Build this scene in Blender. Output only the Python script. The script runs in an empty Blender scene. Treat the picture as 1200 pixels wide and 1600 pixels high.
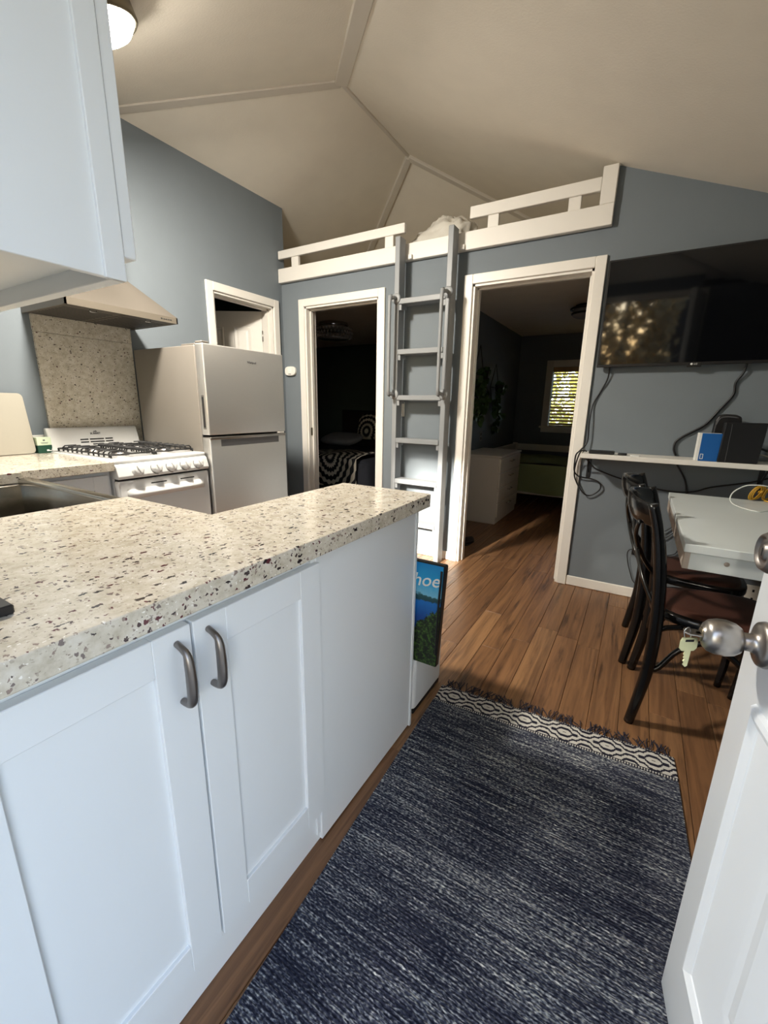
import bpy, bmesh, math, random
from mathutils import Vector, Matrix, Euler
random.seed(7)
C = bpy.context.scene.collection
SC = bpy.context.scene
PI = math.pi

# ------------------------------------------------------------------ camera
cam_d = bpy.data.cameras.new('camera'); cam = bpy.data.objects.new('camera', cam_d); C.objects.link(cam)
yaw, pit, rol = math.radians(30.628), math.radians(-14.037), math.radians(0.957)
fwd = Vector((-math.sin(yaw)*math.cos(pit), math.cos(yaw)*math.cos(pit), math.sin(pit)))
r0 = Vector((math.cos(yaw), math.sin(yaw), 0)); u0 = r0.cross(fwd)
rgt = math.cos(rol)*r0 + math.sin(rol)*u0; upv = -math.sin(rol)*r0 + math.cos(rol)*u0
Mc = Matrix((rgt, upv, -fwd)).transposed().to_4x4(); Mc.translation = Vector((2.8834, -3.0345, 1.1889))
cam.matrix_world = Mc
cam_d.sensor_fit = 'VERTICAL'; cam_d.sensor_height = 36; cam_d.lens = 36*658.56/1600
cam_d.clip_start = 0.02; cam_d.clip_end = 200
SC.camera = cam
# ------------------------------------------------------------------ sky, sun, exposure
W = bpy.data.worlds.new('sky'); SC.world = W; W.use_nodes = True
wn = W.node_tree; wn.nodes.clear()
sky = wn.nodes.new('ShaderNodeTexSky'); sky.sky_type = 'NISHITA'; sky.sun_disc = False
sky.sun_elevation = math.radians(23); sky.sun_rotation = math.radians(172); sky.altitude = 100; sky.air_density = 1.0; sky.dust_density = 1.2
bg = wn.nodes.new('ShaderNodeBackground'); bg.inputs[1].default_value = 0.92
wo = wn.nodes.new('ShaderNodeOutputWorld')
hz = wn.nodes.new('ShaderNodeMix'); hz.data_type = 'RGBA'; hz.inputs[0].default_value = 0.08; hz.inputs[7].default_value = (1.9, 2.0, 2.1, 1)  # bright thin cloud
wn.links.new(sky.outputs[0], hz.inputs[6]); wn.links.new(hz.outputs[2], bg.inputs[0]); wn.links.new(bg.outputs[0], wo.inputs[0])
sun_d = bpy.data.lights.new('sun', 'SUN'); sun_d.energy = 21.0; sun_d.angle = math.radians(4.0); sun_d.color = (1.0, 0.93, 0.82)
sun = bpy.data.objects.new('sun', sun_d); C.objects.link(sun); sun.location = (0, 12, 14)
sun.rotation_euler = Vector((0.10, 0.82, -0.345)).to_track_quat('-Z', 'Y').to_euler()
SC.view_settings.view_transform = 'Standard'; SC.view_settings.look = 'None'
SC.view_settings.exposure = 0.1; SC.view_settings.gamma = 1.0; SC.view_settings.use_curve_mapping = False
SC.cycles.use_denoising = True; SC.cycles.max_bounces = 10; SC.cycles.diffuse_bounces = 6
SC.cycles.sample_clamp_indirect = 6.0; SC.cycles.caustics_reflective = False; SC.cycles.caustics_refractive = False

# ------------------------------------------------------------------ helpers
class G:
    """collects shapes in one bmesh"""
    def __init__(s): s.bm = bmesh.new()
    def box(s, x0, x1, y0, y1, z0, z1, b=0.0, seg=1, M=None):
        t = bmesh.new()
        v = [t.verts.new((x, y, z)) for z in (z0, z1) for y in (y0, y1) for x in (x0, x1)]
        for f in ((0,2,3,1),(4,5,7,6),(0,1,5,4),(2,6,7,3),(0,4,6,2),(1,3,7,5)): t.faces.new([v[i] for i in f])
        if b > 0: bmesh.ops.bevel(t, geom=t.edges[:], offset=b, segments=seg, profile=0.5, affect='EDGES')
        return s.merge(t, M, smooth=seg > 1)
    def merge(s, t, M=None, smooth=False):
        if M is not None: bmesh.ops.transform(t, matrix=M, verts=t.verts)
        bmesh.ops.recalc_face_normals(t, faces=t.faces[:])
        for f in t.faces: f.smooth = smooth
        me = bpy.data.meshes.new('tmp'); t.to_mesh(me); t.free()
        s.bm.from_mesh(me); bpy.data.meshes.remove(me)
        return s
    def prism(s, pts, axis, a0, a1, b=0.0, seg=1, M=None, smooth=False):
        """pts: 2D outline in the other two axes (cyclic order after axis: x->(y,z), y->(x,z), z->(x,y))"""
        t = bmesh.new()
        def P(p, a): return {'x': (a, p[0], p[1]), 'y': (p[0], a, p[1]), 'z': (p[0], p[1], a)}[axis]
        A = [t.verts.new(P(p, a0)) for p in pts]; B = [t.verts.new(P(p, a1)) for p in pts]
        n = len(pts)
        t.faces.new(A); t.faces.new(B[::-1])
        for i in range(n): t.faces.new((A[i], B[i], B[(i+1) % n], A[(i+1) % n]))
        bmesh.ops.recalc_face_normals(t, faces=t.faces[:])
        if b > 0: bmesh.ops.bevel(t, geom=t.edges[:], offset=b, segments=seg, profile=0.5, affect='EDGES')
        return s.merge(t, M, smooth)
    def tube(s, pts, r, n=8, closed=False, flat=1.0, M=None, up=None, sub=0):
        pts = [Vector(p) for p in pts]
        rr = r if isinstance(r, (list, tuple)) else [r]*len(pts)
        if sub: pts, rr = spline(pts, rr, sub, closed)
        t = bmesh.new(); N = len(pts); rings = []
        prev = None
        for i, p in enumerate(pts):
            if closed: d = pts[(i+1) % N] - pts[i-1]
            else: d = pts[min(i+1, N-1)] - pts[max(i-1, 0)]
            d.normalize()
            if prev is None:
                a = Vector(up) if up else (Vector((0, 0, 1)) if abs(d.z) < 0.9 else Vector((1, 0, 0)))
            else: a = prev
            a = (a - d*a.dot(d)).normalized(); prev = a; bb = d.cross(a)
            rings.append([t.verts.new(p + rr[i]*(math.cos(2*PI*k/n)*a*flat + math.sin(2*PI*k/n)*bb)) for k in range(n)])
        for i in range(N if closed else N-1):
            A, B = rings[i], rings[(i+1) % N]
            for k in range(n): t.faces.new((A[k], A[(k+1) % n], B[(k+1) % n], B[k]))
        if not closed: t.faces.new(rings[0][::-1]); t.faces.new(rings[-1])
        return s.merge(t, M, smooth=True)
    def lathe(s, prof, n=24, M=None, smooth=True):
        """prof: (radius, height) about local z"""
        t = bmesh.new(); rings = []
        for r, h in prof:
            if r < 1e-6: rings.append([t.verts.new((0, 0, h))])
            else: rings.append([t.verts.new((r*math.cos(2*PI*k/n), r*math.sin(2*PI*k/n), h)) for k in range(n)])
        for A, B in zip(rings, rings[1:]):
            for k in range(n):
                q = [A[k % len(A)], A[(k+1) % len(A)], B[(k+1) % len(B)], B[k % len(B)]]
                q = [v for j, v in enumerate(q) if v not in q[:j]]
                if len(q) > 2:
                    try: t.faces.new(q)
                    except ValueError: pass
        if len(rings[0]) > 1: t.faces.new(rings[0][::-1])
        if len(rings[-1]) > 1: t.faces.new(rings[-1])
        return s.merge(t, M, smooth)
    def grid(s, fn, nu, nv, M=None, smooth=True, closed_u=False):
        t = bmesh.new()
        V = [[t.verts.new(fn(i/nu, j/nv)) for j in range(nv+1)] for i in range(nu+1)]
        for i in range(nu):
            for j in range(nv): t.faces.new((V[i][j], V[i+1][j], V[i+1][j+1], V[i][j+1]))
        return s.merge(t, M, smooth)
    def poly(s, faces, M=None):
        t = bmesh.new()
        for f in faces: t.faces.new([t.verts.new(p) for p in f])
        bmesh.ops.remove_doubles(t, verts=t.verts[:], dist=1e-5)
        return s.merge(t, M)

def spline(pts, rr, sub, closed=False):
    N = len(pts); out = []; ro = []
    for i in range(N if closed else N-1):
        if closed: p = [pts[(i+k) % N] for k in (-1, 0, 1, 2)]
        else: p = [pts[max(i-1, 0)], pts[i], pts[i+1], pts[min(i+2, N-1)]]
        for k in range(sub):
            t = k/sub
            out.append(0.5*((2*p[1]) + (-p[0]+p[2])*t + (2*p[0]-5*p[1]+4*p[2]-p[3])*t*t + (-p[0]+3*p[1]-3*p[2]+p[3])*t**3))
            ro.append(rr[i]*(1-t) + rr[(i+1) % N]*t)
    if not closed: out.append(pts[-1]); ro.append(rr[-1])
    return out, ro

LOC = {}
def obj(name, g, m, parent=None, local=False):
    me = bpy.data.meshes.new(name)
    if parent is not None and not local:
        o3 = LOC[parent.name]; bmesh.ops.transform(g.bm, matrix=o3.inverted(), verts=g.bm.verts)
    g.bm.to_mesh(me); g.bm.free()
    me.materials.append(m)
    o = bpy.data.objects.new(name, me); C.objects.link(o)
    if parent is not None:
        o.parent = parent; LOC[o.name] = LOC[parent.name].copy()
    else: LOC[o.name] = Matrix.Identity(4)
    return o
def thing(name, label, cat, loc=(0, 0, 0), rot=(0, 0, 0), group=None):
    o = bpy.data.objects.new(name, None); C.objects.link(o)
    o.empty_display_size = 0.1
    o.location = loc; o.rotation_euler = rot
    LOC[o.name] = Matrix.Translation(loc) @ Euler(rot).to_matrix().to_4x4()
    o['label'] = label; o['category'] = cat
    if group: o['group'] = group
    return o
def tag(o, label, cat, group=None):
    o['label'] = label; o['category'] = cat
    if group: o['group'] = group
    return o
def solo(name, g, m, label, cat, loc, group=None):
    """a thing that is one mesh, its origin put at loc"""
    bmesh.ops.transform(g.bm, matrix=Matrix.Translation(-Vector(loc)), verts=g.bm.verts)
    o = obj(name, g, m); o.location = loc; LOC[o.name] = Matrix.Translation(loc)
    return tag(o, label, cat, group)
def struct(name, g, m, parent=None, local=False):
    o = obj(name, g, m, parent, local)
    if parent is None: o['kind'] = 'structure'
    return o
def plabel(o, s): o['label'] = s; return o
def dup(root, loc, label, group=None):
    r = root.copy(); C.objects.link(r); r.location = loc; r['label'] = label
    if group: r['group'] = group
    for ch in list(root.children):
        c = ch.copy(); C.objects.link(c); c.parent = r
        for gg in ch.children:
            d = gg.copy(); C.objects.link(d); d.parent = c
    return r
def text(name, s, size, m, M, parent, ext=0.0004, shear=0.0, align='CENTER', bold=0.0):
    cu = bpy.data.curves.new('text', 'FONT'); cu.body = s; cu.size = size; cu.align_x = align; cu.align_y = 'CENTER'
    cu.extrude = ext; cu.shear = shear; cu.offset = bold; cu.resolution_u = 3
    o = bpy.data.objects.new('text', cu); C.objects.link(o)
    me = bpy.data.meshes.new_from_object(o.evaluated_get(bpy.context.evaluated_depsgraph_get()))
    C.objects.unlink(o); bpy.data.objects.remove(o)
    g = G(); g.bm.from_mesh(me); bpy.data.meshes.remove(me)
    bmesh.ops.transform(g.bm, matrix=M, verts=g.bm.verts)
    return obj(name, g, m, parent)
def frame(o, x, y, z):
    """matrix with the given axes and origin"""
    M = Matrix((Vector(x), Vector(y), Vector(z))).transposed().to_4x4(); M.translation = Vector(o); return M

# ------------------------------------------------------------------ materials
def lin(c): c /= 255; return c/12.92 if c <= 0.04045 else ((c+0.055)/1.055)**2.4
def rgb(r, g, b): return (lin(r), lin(g), lin(b), 1)
class Mat:
    def __init__(s, name):
        s.m = bpy.data.materials.new(name); s.m.use_nodes = True; s.t = s.m.node_tree
        s.b = s.t.nodes['Principled BSDF']
    def n(s, typ, **k):
        x = s.t.nodes.new(typ)
        for a, v in k.items(): setattr(x, a, v)
        return x
    def L(s, a, b): s.t.links.new(a, b)
    def coord(s, scale=(1, 1, 1), out='Object'):
        tc = s.n('ShaderNodeTexCoord'); mp = s.n('ShaderNodeMapping'); mp.inputs['Scale'].default_value = scale
        s.L(tc.outputs[out], mp.inputs[0]); return mp.outputs[0]
    def noise(s, vec, scale, detail=2, rough=0.5):
        x = s.n('ShaderNodeTexNoise'); x.inputs['Scale'].default_value = scale; x.inputs['Detail'].default_value = detail
        x.inputs['Roughness'].default_value = rough
        if vec is not None: s.L(vec, x.inputs['Vector'])
        return x
    def ramp(s, fac, stops, interp='LINEAR'):
        r = s.n('ShaderNodeValToRGB'); r.color_ramp.interpolation = interp; e = r.color_ramp.elements
        while len(e) < len(stops): e.new(0.5)
        for i, (p, c) in enumerate(stops): e[i].position = p; e[i].color = c if len(c) == 4 else (*c, 1)
        if fac is not None: s.L(fac, r.inputs[0])
        return r.outputs[0]
    def mix(s, fac, a, b):
        x = s.n('ShaderNodeMix', data_type='RGBA')
        for sock, v in ((x.inputs[0], fac), (x.inputs[6], a), (x.inputs[7], b)):
            if hasattr(v, 'links'): s.L(v, sock)
            else: sock.default_value = v
        return x.outputs[2]
    def math(s, op, a, b=0.0, c=None):
        x = s.n('ShaderNodeMath', operation=op)
        for i, v in enumerate((a, b) if c is None else (a, b, c)):
            if hasattr(v, 'links'): s.L(v, x.inputs[i])
            else: x.inputs[i].default_value = v
        return x.outputs[0]
    def bump(s, h, strength=0.2, dist=0.002):
        x = s.n('ShaderNodeBump'); x.inputs['Strength'].default_value = strength; x.inputs['Distance'].default_value = dist
        s.L(h, x.inputs['Height']); s.L(x.outputs[0], s.b.inputs['Normal'])
    def col(s, c):
        if hasattr(c, 'links'): s.L(c, s.b.inputs['Base Color'])
        else: s.b.inputs['Base Color'].default_value = c
    def set(s, **k):
        for a, v in k.items(): s.b.inputs[a.replace('_', ' ')].default_value = v
        return s
def simple(name, c, rough=0.5, metal=0.0, bump=0.0, bscale=200, spec=0.5, vary=0.04, coat=0.0):
    m = Mat(name); v = m.coord()
    n = m.noise(v, 6, 3)
    k = 1-vary
    m.col(m.mix(n.outputs[0], tuple(x*k for x in c[:3])+(1,), tuple(min(1, x*(1+vary)) for x in c[:3])+(1,)))
    m.set(Roughness=rough, Metallic=metal); m.b.inputs['Specular IOR Level'].default_value = spec
    if coat: m.b.inputs['Coat Weight'].default_value = coat
    if bump: m.bump(m.noise(v, bscale, 2).outputs[0], bump, 0.002)
    return m.m
M = {}
M['wall'] = simple('wall paint blue grey', rgb(118, 126, 132), 0.75, bump=0.25, bscale=140, spec=0.3)
M['wall_dark'] = simple('bedroom paint dark teal', rgb(70, 84, 80), 0.8, bump=0.2, bscale=140, spec=0.3)
M['ceiling'] = simple('ceiling paint warm white', rgb(236, 229, 215), 0.85, bump=0.35, bscale=110, spec=0.2, vary=0.05)
M['trim'] = simple('trim paint white', rgb(232, 228, 220), 0.4, spec=0.4, vary=0.02)
M['trim_ceiling'] = simple('ceiling batten paint', rgb(216, 209, 197), 0.6, spec=0.3, vary=0.02)
M['cab'] = simple('cabinet lacquer white', rgb(226, 230, 233), 0.35, spec=0.4, vary=0.015)
M['enamel'] = simple('white enamel', rgb(218, 218, 216), 0.15, spec=0.5, vary=0.01, coat=0.4)
M['white_plastic'] = simple('white plastic', rgb(232, 230, 222), 0.4)
M['black'] = simple('black plastic', rgb(22, 22, 24), 0.4)
M['black_gloss'] = simple('black lacquer', rgb(12, 12, 13), 0.22, spec=0.4, coat=0.15)
M['black_iron'] = simple('black cast iron', rgb(20, 20, 21), 0.55, bump=0.3, bscale=400)
M['dark'] = simple('dark void', rgb(10, 10, 11), 0.9)
M['slot'] = simple('dark slot', rgb(24, 24, 26), 0.7)
M['ladder'] = simple('grey ladder paint', rgb(137, 140, 142), 0.45, spec=0.4, bump=0.15, bscale=60)
M['nickel'] = simple('brushed nickel', rgb(168, 163, 158), 0.32, 1.0)
M['nickel_dark'] = simple('satin nickel handle', rgb(140, 135, 132), 0.4, 1.0)
M['brass'] = simple('pale key brass', rgb(222, 222, 178), 0.35, 0.7)
M['chrome'] = simple('chrome', rgb(200, 200, 200), 0.15, 1.0)
M['bronze'] = simple('dark hinge metal', rgb(120, 112, 95), 0.4, 1.0)
M['leather'] = simple('brown seat vinyl', rgb(74, 45, 36), 0.45, bump=0.3, bscale=300, vary=0.12)
M['table'] = simple('white laminate', rgb(220, 227, 226), 0.32, spec=0.45, vary=0.02)
M['apron'] = simple('taupe side board', rgb(176, 164, 152), 0.5, vary=0.15)
M['board'] = simple('cutting board beige', rgb(162, 157, 144), 0.5, vary=0.03)
M['yellow'] = simple('yellow cable jacket', rgb(206, 158, 42), 0.45)
M['white_cable'] = simple('white cable jacket', rgb(226, 230, 224), 0.45)
M['blue_box'] = simple('blue printed box', rgb(30, 96, 168), 0.35)
M['white_card'] = simple('white card', rgb(236, 236, 232), 0.6)
M['cloth'] = simple('white bag film', rgb(214, 210, 200), 0.45, vary=0.03)
M['sheet'] = simple('green bed sheet', rgb(136, 150, 108), 0.8, bump=0.3, bscale=40)
M['duvet'] = simple('charcoal duvet', rgb(44, 46, 54), 0.9, bump=0.3, bscale=60)
M['pillow'] = simple('grey pillow', rgb(150, 148, 148), 0.85)
M['headboard'] = simple('dark headboard', rgb(38, 32, 30), 0.7)
M['wood_slat'] = simple('pale wood slat', rgb(196, 160, 112), 0.45)
M['leaf'] = simple('ivy leaf', rgb(60, 92, 44), 0.5, vary=0.35)
def mk_leaf(name, c):
    m = Mat(name); n = m.noise(m.coord(), 3, 2); col = m.mix(n.outputs[0], tuple(x*0.6 for x in c[:3])+(1,), c)
    m.col(col); m.set(Roughness=0.6)
    tl = m.n('ShaderNodeBsdfTranslucent'); m.L(col, tl.inputs[0]); mx = m.n('ShaderNodeMixShader'); mx.inputs[0].default_value = 0.5
    m.L(m.b.outputs[0], mx.inputs[1]); m.L(tl.outputs[0], mx.inputs[2]); m.L(mx.outputs[0], m.t.nodes['Material Output'].inputs[0]); return m.m
M['bush'] = mk_leaf('sunlit bush leaf', rgb(190, 184, 96)); M['bush_pale'] = mk_leaf('cream sunlit leaf', rgb(240, 220, 176))  # yellow and cream of sun on foliage are put into the leaf colours
M['ground'] = simple('brown paver ground', rgb(112, 110, 108), 0.9, vary=0.1)
M['fence_dark'] = simple('dark painted boards', rgb(46, 50, 56), 0.7, vary=0.2)
M['subfloor'] = simple('subfloor', rgb(60, 44, 32), 0.8)
M['green'] = simple('dark green label', rgb(22, 66, 50), 0.5)
M['mint'] = simple('pale mint label', rgb(208, 222, 196), 0.5)
M['grey_print'] = simple('grey print', rgb(90, 90, 92), 0.6)
M['red'] = simple('red plastic', rgb(170, 30, 40), 0.5)

def mk_stainless(name, c, rough, stretch):
    m = Mat(name); v = m.coord(stretch)
    n = m.noise(v, 30, 3)
    m.col(m.mix(n.outputs[0], tuple(x*0.92 for x in c[:3])+(1,), c)); m.set(Metallic=1.0)
    r = m.n('ShaderNodeMapRange'); m.L(n.outputs[0], r.inputs[0]); r.inputs[3].default_value = rough-0.05; r.inputs[4].default_value = rough+0.05
    m.L(r.outputs[0], m.b.inputs['Roughness']); m.b.inputs['Anisotropic'].default_value = 0.4
    return m.m
M['steel'] = mk_stainless('stainless steel', rgb(228, 226, 222), 0.46, (1, 1, 14))
M['steel_side'] = simple('grey painted steel', rgb(134, 128, 120), 0.4, 0.35, bump=0.05, bscale=500)
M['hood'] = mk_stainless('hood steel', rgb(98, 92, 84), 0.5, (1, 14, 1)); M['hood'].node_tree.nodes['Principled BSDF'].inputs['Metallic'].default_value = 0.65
M['hood_rim'] = simple('hood rim steel', rgb(108, 101, 90), 0.4, 0.25)
M['sink'] = mk_stainless('sink steel', rgb(176, 172, 164), 0.2, (14, 1, 1))

def mk_granite():
    m = Mat('speckled granite'); v = m.coord()
    nz = m.noise(v, 170, 3)
    add = m.n('ShaderNodeVectorMath', operation='MULTIPLY_ADD'); m.L(nz.outputs['Color'], add.inputs[0])
    add.inputs[1].default_value = (0.011,)*3; m.L(v, add.inputs[2])
    base = m.ramp(m.noise(v, 34, 4, 0.7).outputs[0], [(0.32, rgb(184, 175, 156)), (0.52, rgb(206, 198, 182)), (0.72, rgb(218, 212, 201))])
    def specks(scale, lo, size, cols, prev, sc):
        mp = m.n('ShaderNodeMapping'); mp.inputs['Scale'].default_value = sc; m.L(add.outputs[0], mp.inputs[0])
        vo = m.n('ShaderNodeTexVoronoi'); vo.inputs['Scale'].default_value = scale; m.L(mp.outputs[0], vo.inputs['Vector'])
        sep = m.n('ShaderNodeSeparateColor'); m.L(vo.outputs['Color'], sep.inputs[0])
        mr = m.n('ShaderNodeMapRange'); m.L(sep.outputs[0], mr.inputs[0]); mr.inputs[1].default_value = lo; mr.inputs[2].default_value = 1
        mr.inputs[3].default_value = 0.0; mr.inputs[4].default_value = size
        d = m.math('SUBTRACT', mr.outputs[0], vo.outputs['Distance'])
        mask = m.math('MULTIPLY', d, 14.0); mk = m.n('ShaderNodeClamp'); m.L(mask, mk.inputs[0])
        c = m.ramp(sep.outputs[1], cols, 'CONSTANT')
        return m.mix(mk.outputs[0], prev, c)
    c = specks(230, 0.40, 0.50, [(0, rgb(176, 166, 150)), (0.45, rgb(150, 138, 126)), (0.75, rgb(238, 234, 226))], base, (1, 0.7, 1))
    c = specks(130, 0.60, 0.50, [(0, rgb(120, 108, 104)), (0.3, rgb(76, 62, 62)), (0.55, rgb(146, 130, 120)), (0.8, rgb(100, 58, 62))], c, (0.65, 1.2, 1.1))
    c = specks(84, 0.72, 0.50, [(0, rgb(46, 38, 40)), (0.45, rgb(88, 44, 50)), (0.75, rgb(66, 56, 56))], c, (1.25, 0.65, 1.1))
    m.col(c); m.set(Roughness=0.12); m.b.inputs['Specular IOR Level'].default_value = 0.5
    return m.m
M['granite'] = mk_granite()

def mk_plank():
    m = Mat('laminate oak plank')
    tc = m.n('ShaderNodeTexCoord'); oi = m.n('ShaderNodeObjectInfo')
    off = m.n('ShaderNodeVectorMath', operation='MULTIPLY_ADD'); cb = m.n('ShaderNodeCombineXYZ')
    m.L(oi.outputs['Random'], cb.inputs[0]); m.L(oi.outputs['Random'], cb.inputs[1]); m.L(oi.outputs['Random'], cb.inputs[2])
    m.L(cb.outputs[0], off.inputs[0]); off.inputs[1].default_value = (37, 91, 53); m.L(tc.outputs['Object'], off.inputs[2])
    def mapped(sc):
        mp = m.n('ShaderNodeMapping'); mp.inputs['Scale'].default_value = sc; m.L(off.outputs[0], mp.inputs[0]); return mp.outputs[0]
    g1 = m.noise(mapped((26, 1.1, 1)), 1.6, 5, 0.65)
    g1.inputs['Distortion'].default_value = 0.7
    g2 = m.noise(mapped((90, 3.5, 1)), 1.0, 3)
    g3 = m.noise(mapped((16, 1.5, 1)), 1.4, 4, 0.65)
    base = m.ramp(oi.outputs['Random'], [(0, rgb(132, 95, 64)), (0.25, rgb(156, 115, 79)), (0.5, rgb(142, 103, 71)), (0.75, rgb(168, 127, 88)), (1, rgb(136, 97, 66))])
    dark = m.mix(m.ramp(g1.outputs[0], [(0.40, (0, 0, 0)), (0.68, (0.85, 0.85, 0.85))]), base, rgb(92, 64, 45))
    fine = m.mix(m.math('MULTIPLY', g2.outputs[0], 0.35), dark, rgb(84, 60, 44))
    knots = m.mix(m.ramp(g3.outputs[0], [(0.57, (0, 0, 0)), (0.70, (0.8, 0.8, 0.8))]), fine, rgb(48, 34, 26))
    m.col(knots); m.set(Roughness=0.36); m.b.inputs['Specular IOR Level'].default_value = 0.4
    m.bump(g2.outputs[0], 0.12, 0.001)
    return m.m
M['plank'] = mk_plank()

def mk_rug():
    m = Mat('woven navy rug'); v = m.coord()
    def mp(sc):
        x = m.n('ShaderNodeMapping'); x.inputs['Scale'].default_value = sc; m.L(v, x.inputs[0]); return x.outputs[0]
    streak = m.noise(mp((5, 90, 1)), 1.0, 4, 0.75)
    fleck = m.noise(mp((110, 260, 1)), 1.0, 1)
    big = m.noise(mp((1.5, 5, 1)), 1.0, 2)
    sm = m.math('ADD', m.math('MULTIPLY', streak.outputs[0], 0.9), m.math('MULTIPLY', fleck.outputs[0], 0.8))
    sm = m.math('ADD', sm, m.math('MULTIPLY', big.outputs[0], 0.3))
    c = m.ramp(m.math('MULTIPLY', sm, 0.5), [(0.43, rgb(36, 39, 54)), (0.50, rgb(66, 70, 84)), (0.56, rgb(132, 136, 142)), (0.63, rgb(208, 210, 204))])
    m.col(c); m.set(Roughness=0.95); m.b.inputs['Specular IOR Level'].default_value = 0.1
    wv = m.n('ShaderNodeTexWave'); wv.bands_direction = 'Y'; wv.inputs['Scale'].default_value = 40; m.L(v, wv.inputs[0])
    h = m.math('ADD', m.math('MULTIPLY', wv.outputs[1], 0.5), fleck.outputs[0])
    m.bump(h, 0.9, 0.004)
    return m.m
M['rug'] = mk_rug()

def mk_border():
    """concentric zigzag diamonds between edge lines; object x across the rug, y along it (0..0.1)"""
    m = Mat('rug border diamonds'); tc = m.n('ShaderNodeTexCoord'); sp = m.n('ShaderNodeSeparateXYZ'); m.L(tc.outputs['Object'], sp.inputs[0])
    step = 0.004
    x = m.math('MULTIPLY', m.math('FLOOR', m.math('DIVIDE', sp.outputs[0], step)), step)
    u = m.math('FRACT', m.math('DIVIDE', x, 0.144))
    au = m.math('MULTIPLY', m.math('ABSOLUTE', m.math('SUBTRACT', u, 0.5)), 2.0)
    yy = m.math('MULTIPLY', m.math('FLOOR', m.math('DIVIDE', sp.outputs[1], 0.003)), 0.003)
    av = m.math('ABSOLUTE', m.math('DIVIDE', yy, 0.044))
    tri = m.math('MULTIPLY', m.math('ABSOLUTE', m.math('SUBTRACT', m.math('FRACT', m.math('MULTIPLY', au, 2.5)), 0.5)), 0.36)
    d = m.math('ADD', m.math('ADD', au, av), tri)
    f = m.math('FRACT', m.math('ADD', m.math('MULTIPLY', d, 1.75), 0.12))
    s1 = m.math('LESS_THAN', f, 0.45)
    edge = m.math('GREATER_THAN', m.math('ABSOLUTE', sp.outputs[1]), 0.0455)
    e2 = m.math('GREATER_THAN', m.math('FRACT', m.math('MULTIPLY', sp.outputs[0], 120)), 0.45)
    e3 = m.math('GREATER_THAN', m.math('ABSOLUTE', sp.outputs[1]), 0.049)
    c = m.mix(s1, rgb(196, 193, 186), rgb(38, 38, 50))
    c = m.mix(edge, c, rgb(34, 35, 48)); c = m.mix(m.math('MULTIPLY', e3, e2), c, rgb(190, 188, 182))
    m.col(c); m.set(Roughness=0.95); m.b.inputs['Specular IOR Level'].default_value = 0.1
    m.bump(m.noise(tc.outputs['Object'], 300, 1).outputs[0], 0.5, 0.002)
    return m.m
M['rug_border'] = mk_border()
M['fringe'] = simple('navy fringe yarn', rgb(36, 37, 52), 0.95)

def mk_lake():
    """printed lake view: sky, far shore, water, dark trees; local x width, z height 0..0.39"""
    m = Mat('printed lake view'); tc = m.n('ShaderNodeTexCoord'); sp = m.n('ShaderNodeSeparateXYZ'); m.L(tc.outputs['Object'], sp.inputs[0])
    n1 = m.noise(tc.outputs['Object'], 26, 4, 0.7); n2 = m.noise(tc.outputs['Object'], 90, 4, 0.7)
    z = sp.outputs[2]
    zz = m.math('ADD', z, m.math('MULTIPLY', m.math('SUBTRACT', n1.outputs[0], 0.5), 0.05))
    sky_w = m.ramp(m.math('DIVIDE', zz, 0.39), [(0.25, rgb(8, 30, 84)), (0.45, rgb(14, 64, 140)), (0.63, rgb(22, 110, 190)), (0.645, rgb(30, 66, 74)), (0.69, rgb(40, 84, 92)), (0.70, rgb(120, 190, 220)), (0.8, rgb(40, 160, 214)), (1, rgb(16, 130, 198))])
    tree = m.mix(n2.outputs[0], rgb(4, 10, 5), rgb(96, 140, 56))
    tree = m.mix(m.ramp(n2.outputs[0], [(0.46, (0, 0, 0)), (0.68, (1, 1, 1))]), rgb(6, 18, 10), tree)
    lim = m.math('ADD', m.math('MULTIPLY', sp.outputs[0], 0.95), 0.085)   # trees climb towards the right edge
    lim = m.math('ADD', lim, m.math('MULTIPLY', m.math('SUBTRACT', n1.outputs[0], 0.5), 0.14))
    c = m.mix(m.math('LESS_THAN', z, lim), sky_w, tree)
    m.col(c); m.set(Roughness=0.35)
    return m.m
M['lake'] = mk_lake()

def mk_mandala():
    m = Mat('throw with dark mandala rings'); tc = m.n('ShaderNodeTexCoord'); sp = m.n('ShaderNodeSeparateXYZ'); m.L(tc.outputs['Object'], sp.inputs[0])
    x, y = sp.outputs[0], m.math('MULTIPLY', m.math('ADD', m.math('ADD', sp.outputs[1], sp.outputs[2]), 0.16), 0.75)
    r = m.math('SQRT', m.math('ADD', m.math('MULTIPLY', x, x), m.math('MULTIPLY', y, y)))
    a = m.math('ARCTAN2', y, x)
    ring = m.math('SINE', m.math('MULTIPLY', r, 78)); spoke = m.math('SINE', m.math('MULTIPLY', a, 22))
    k = m.math('ADD', ring, m.math('MULTIPLY', spoke, 0.55))
    m.col(m.mix(m.math('GREATER_THAN', k, 0.1), rgb(30, 30, 34), rgb(206, 198, 182))); m.set(Roughness=0.9)
    return m.m
M['mandala'] = mk_mandala()

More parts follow.
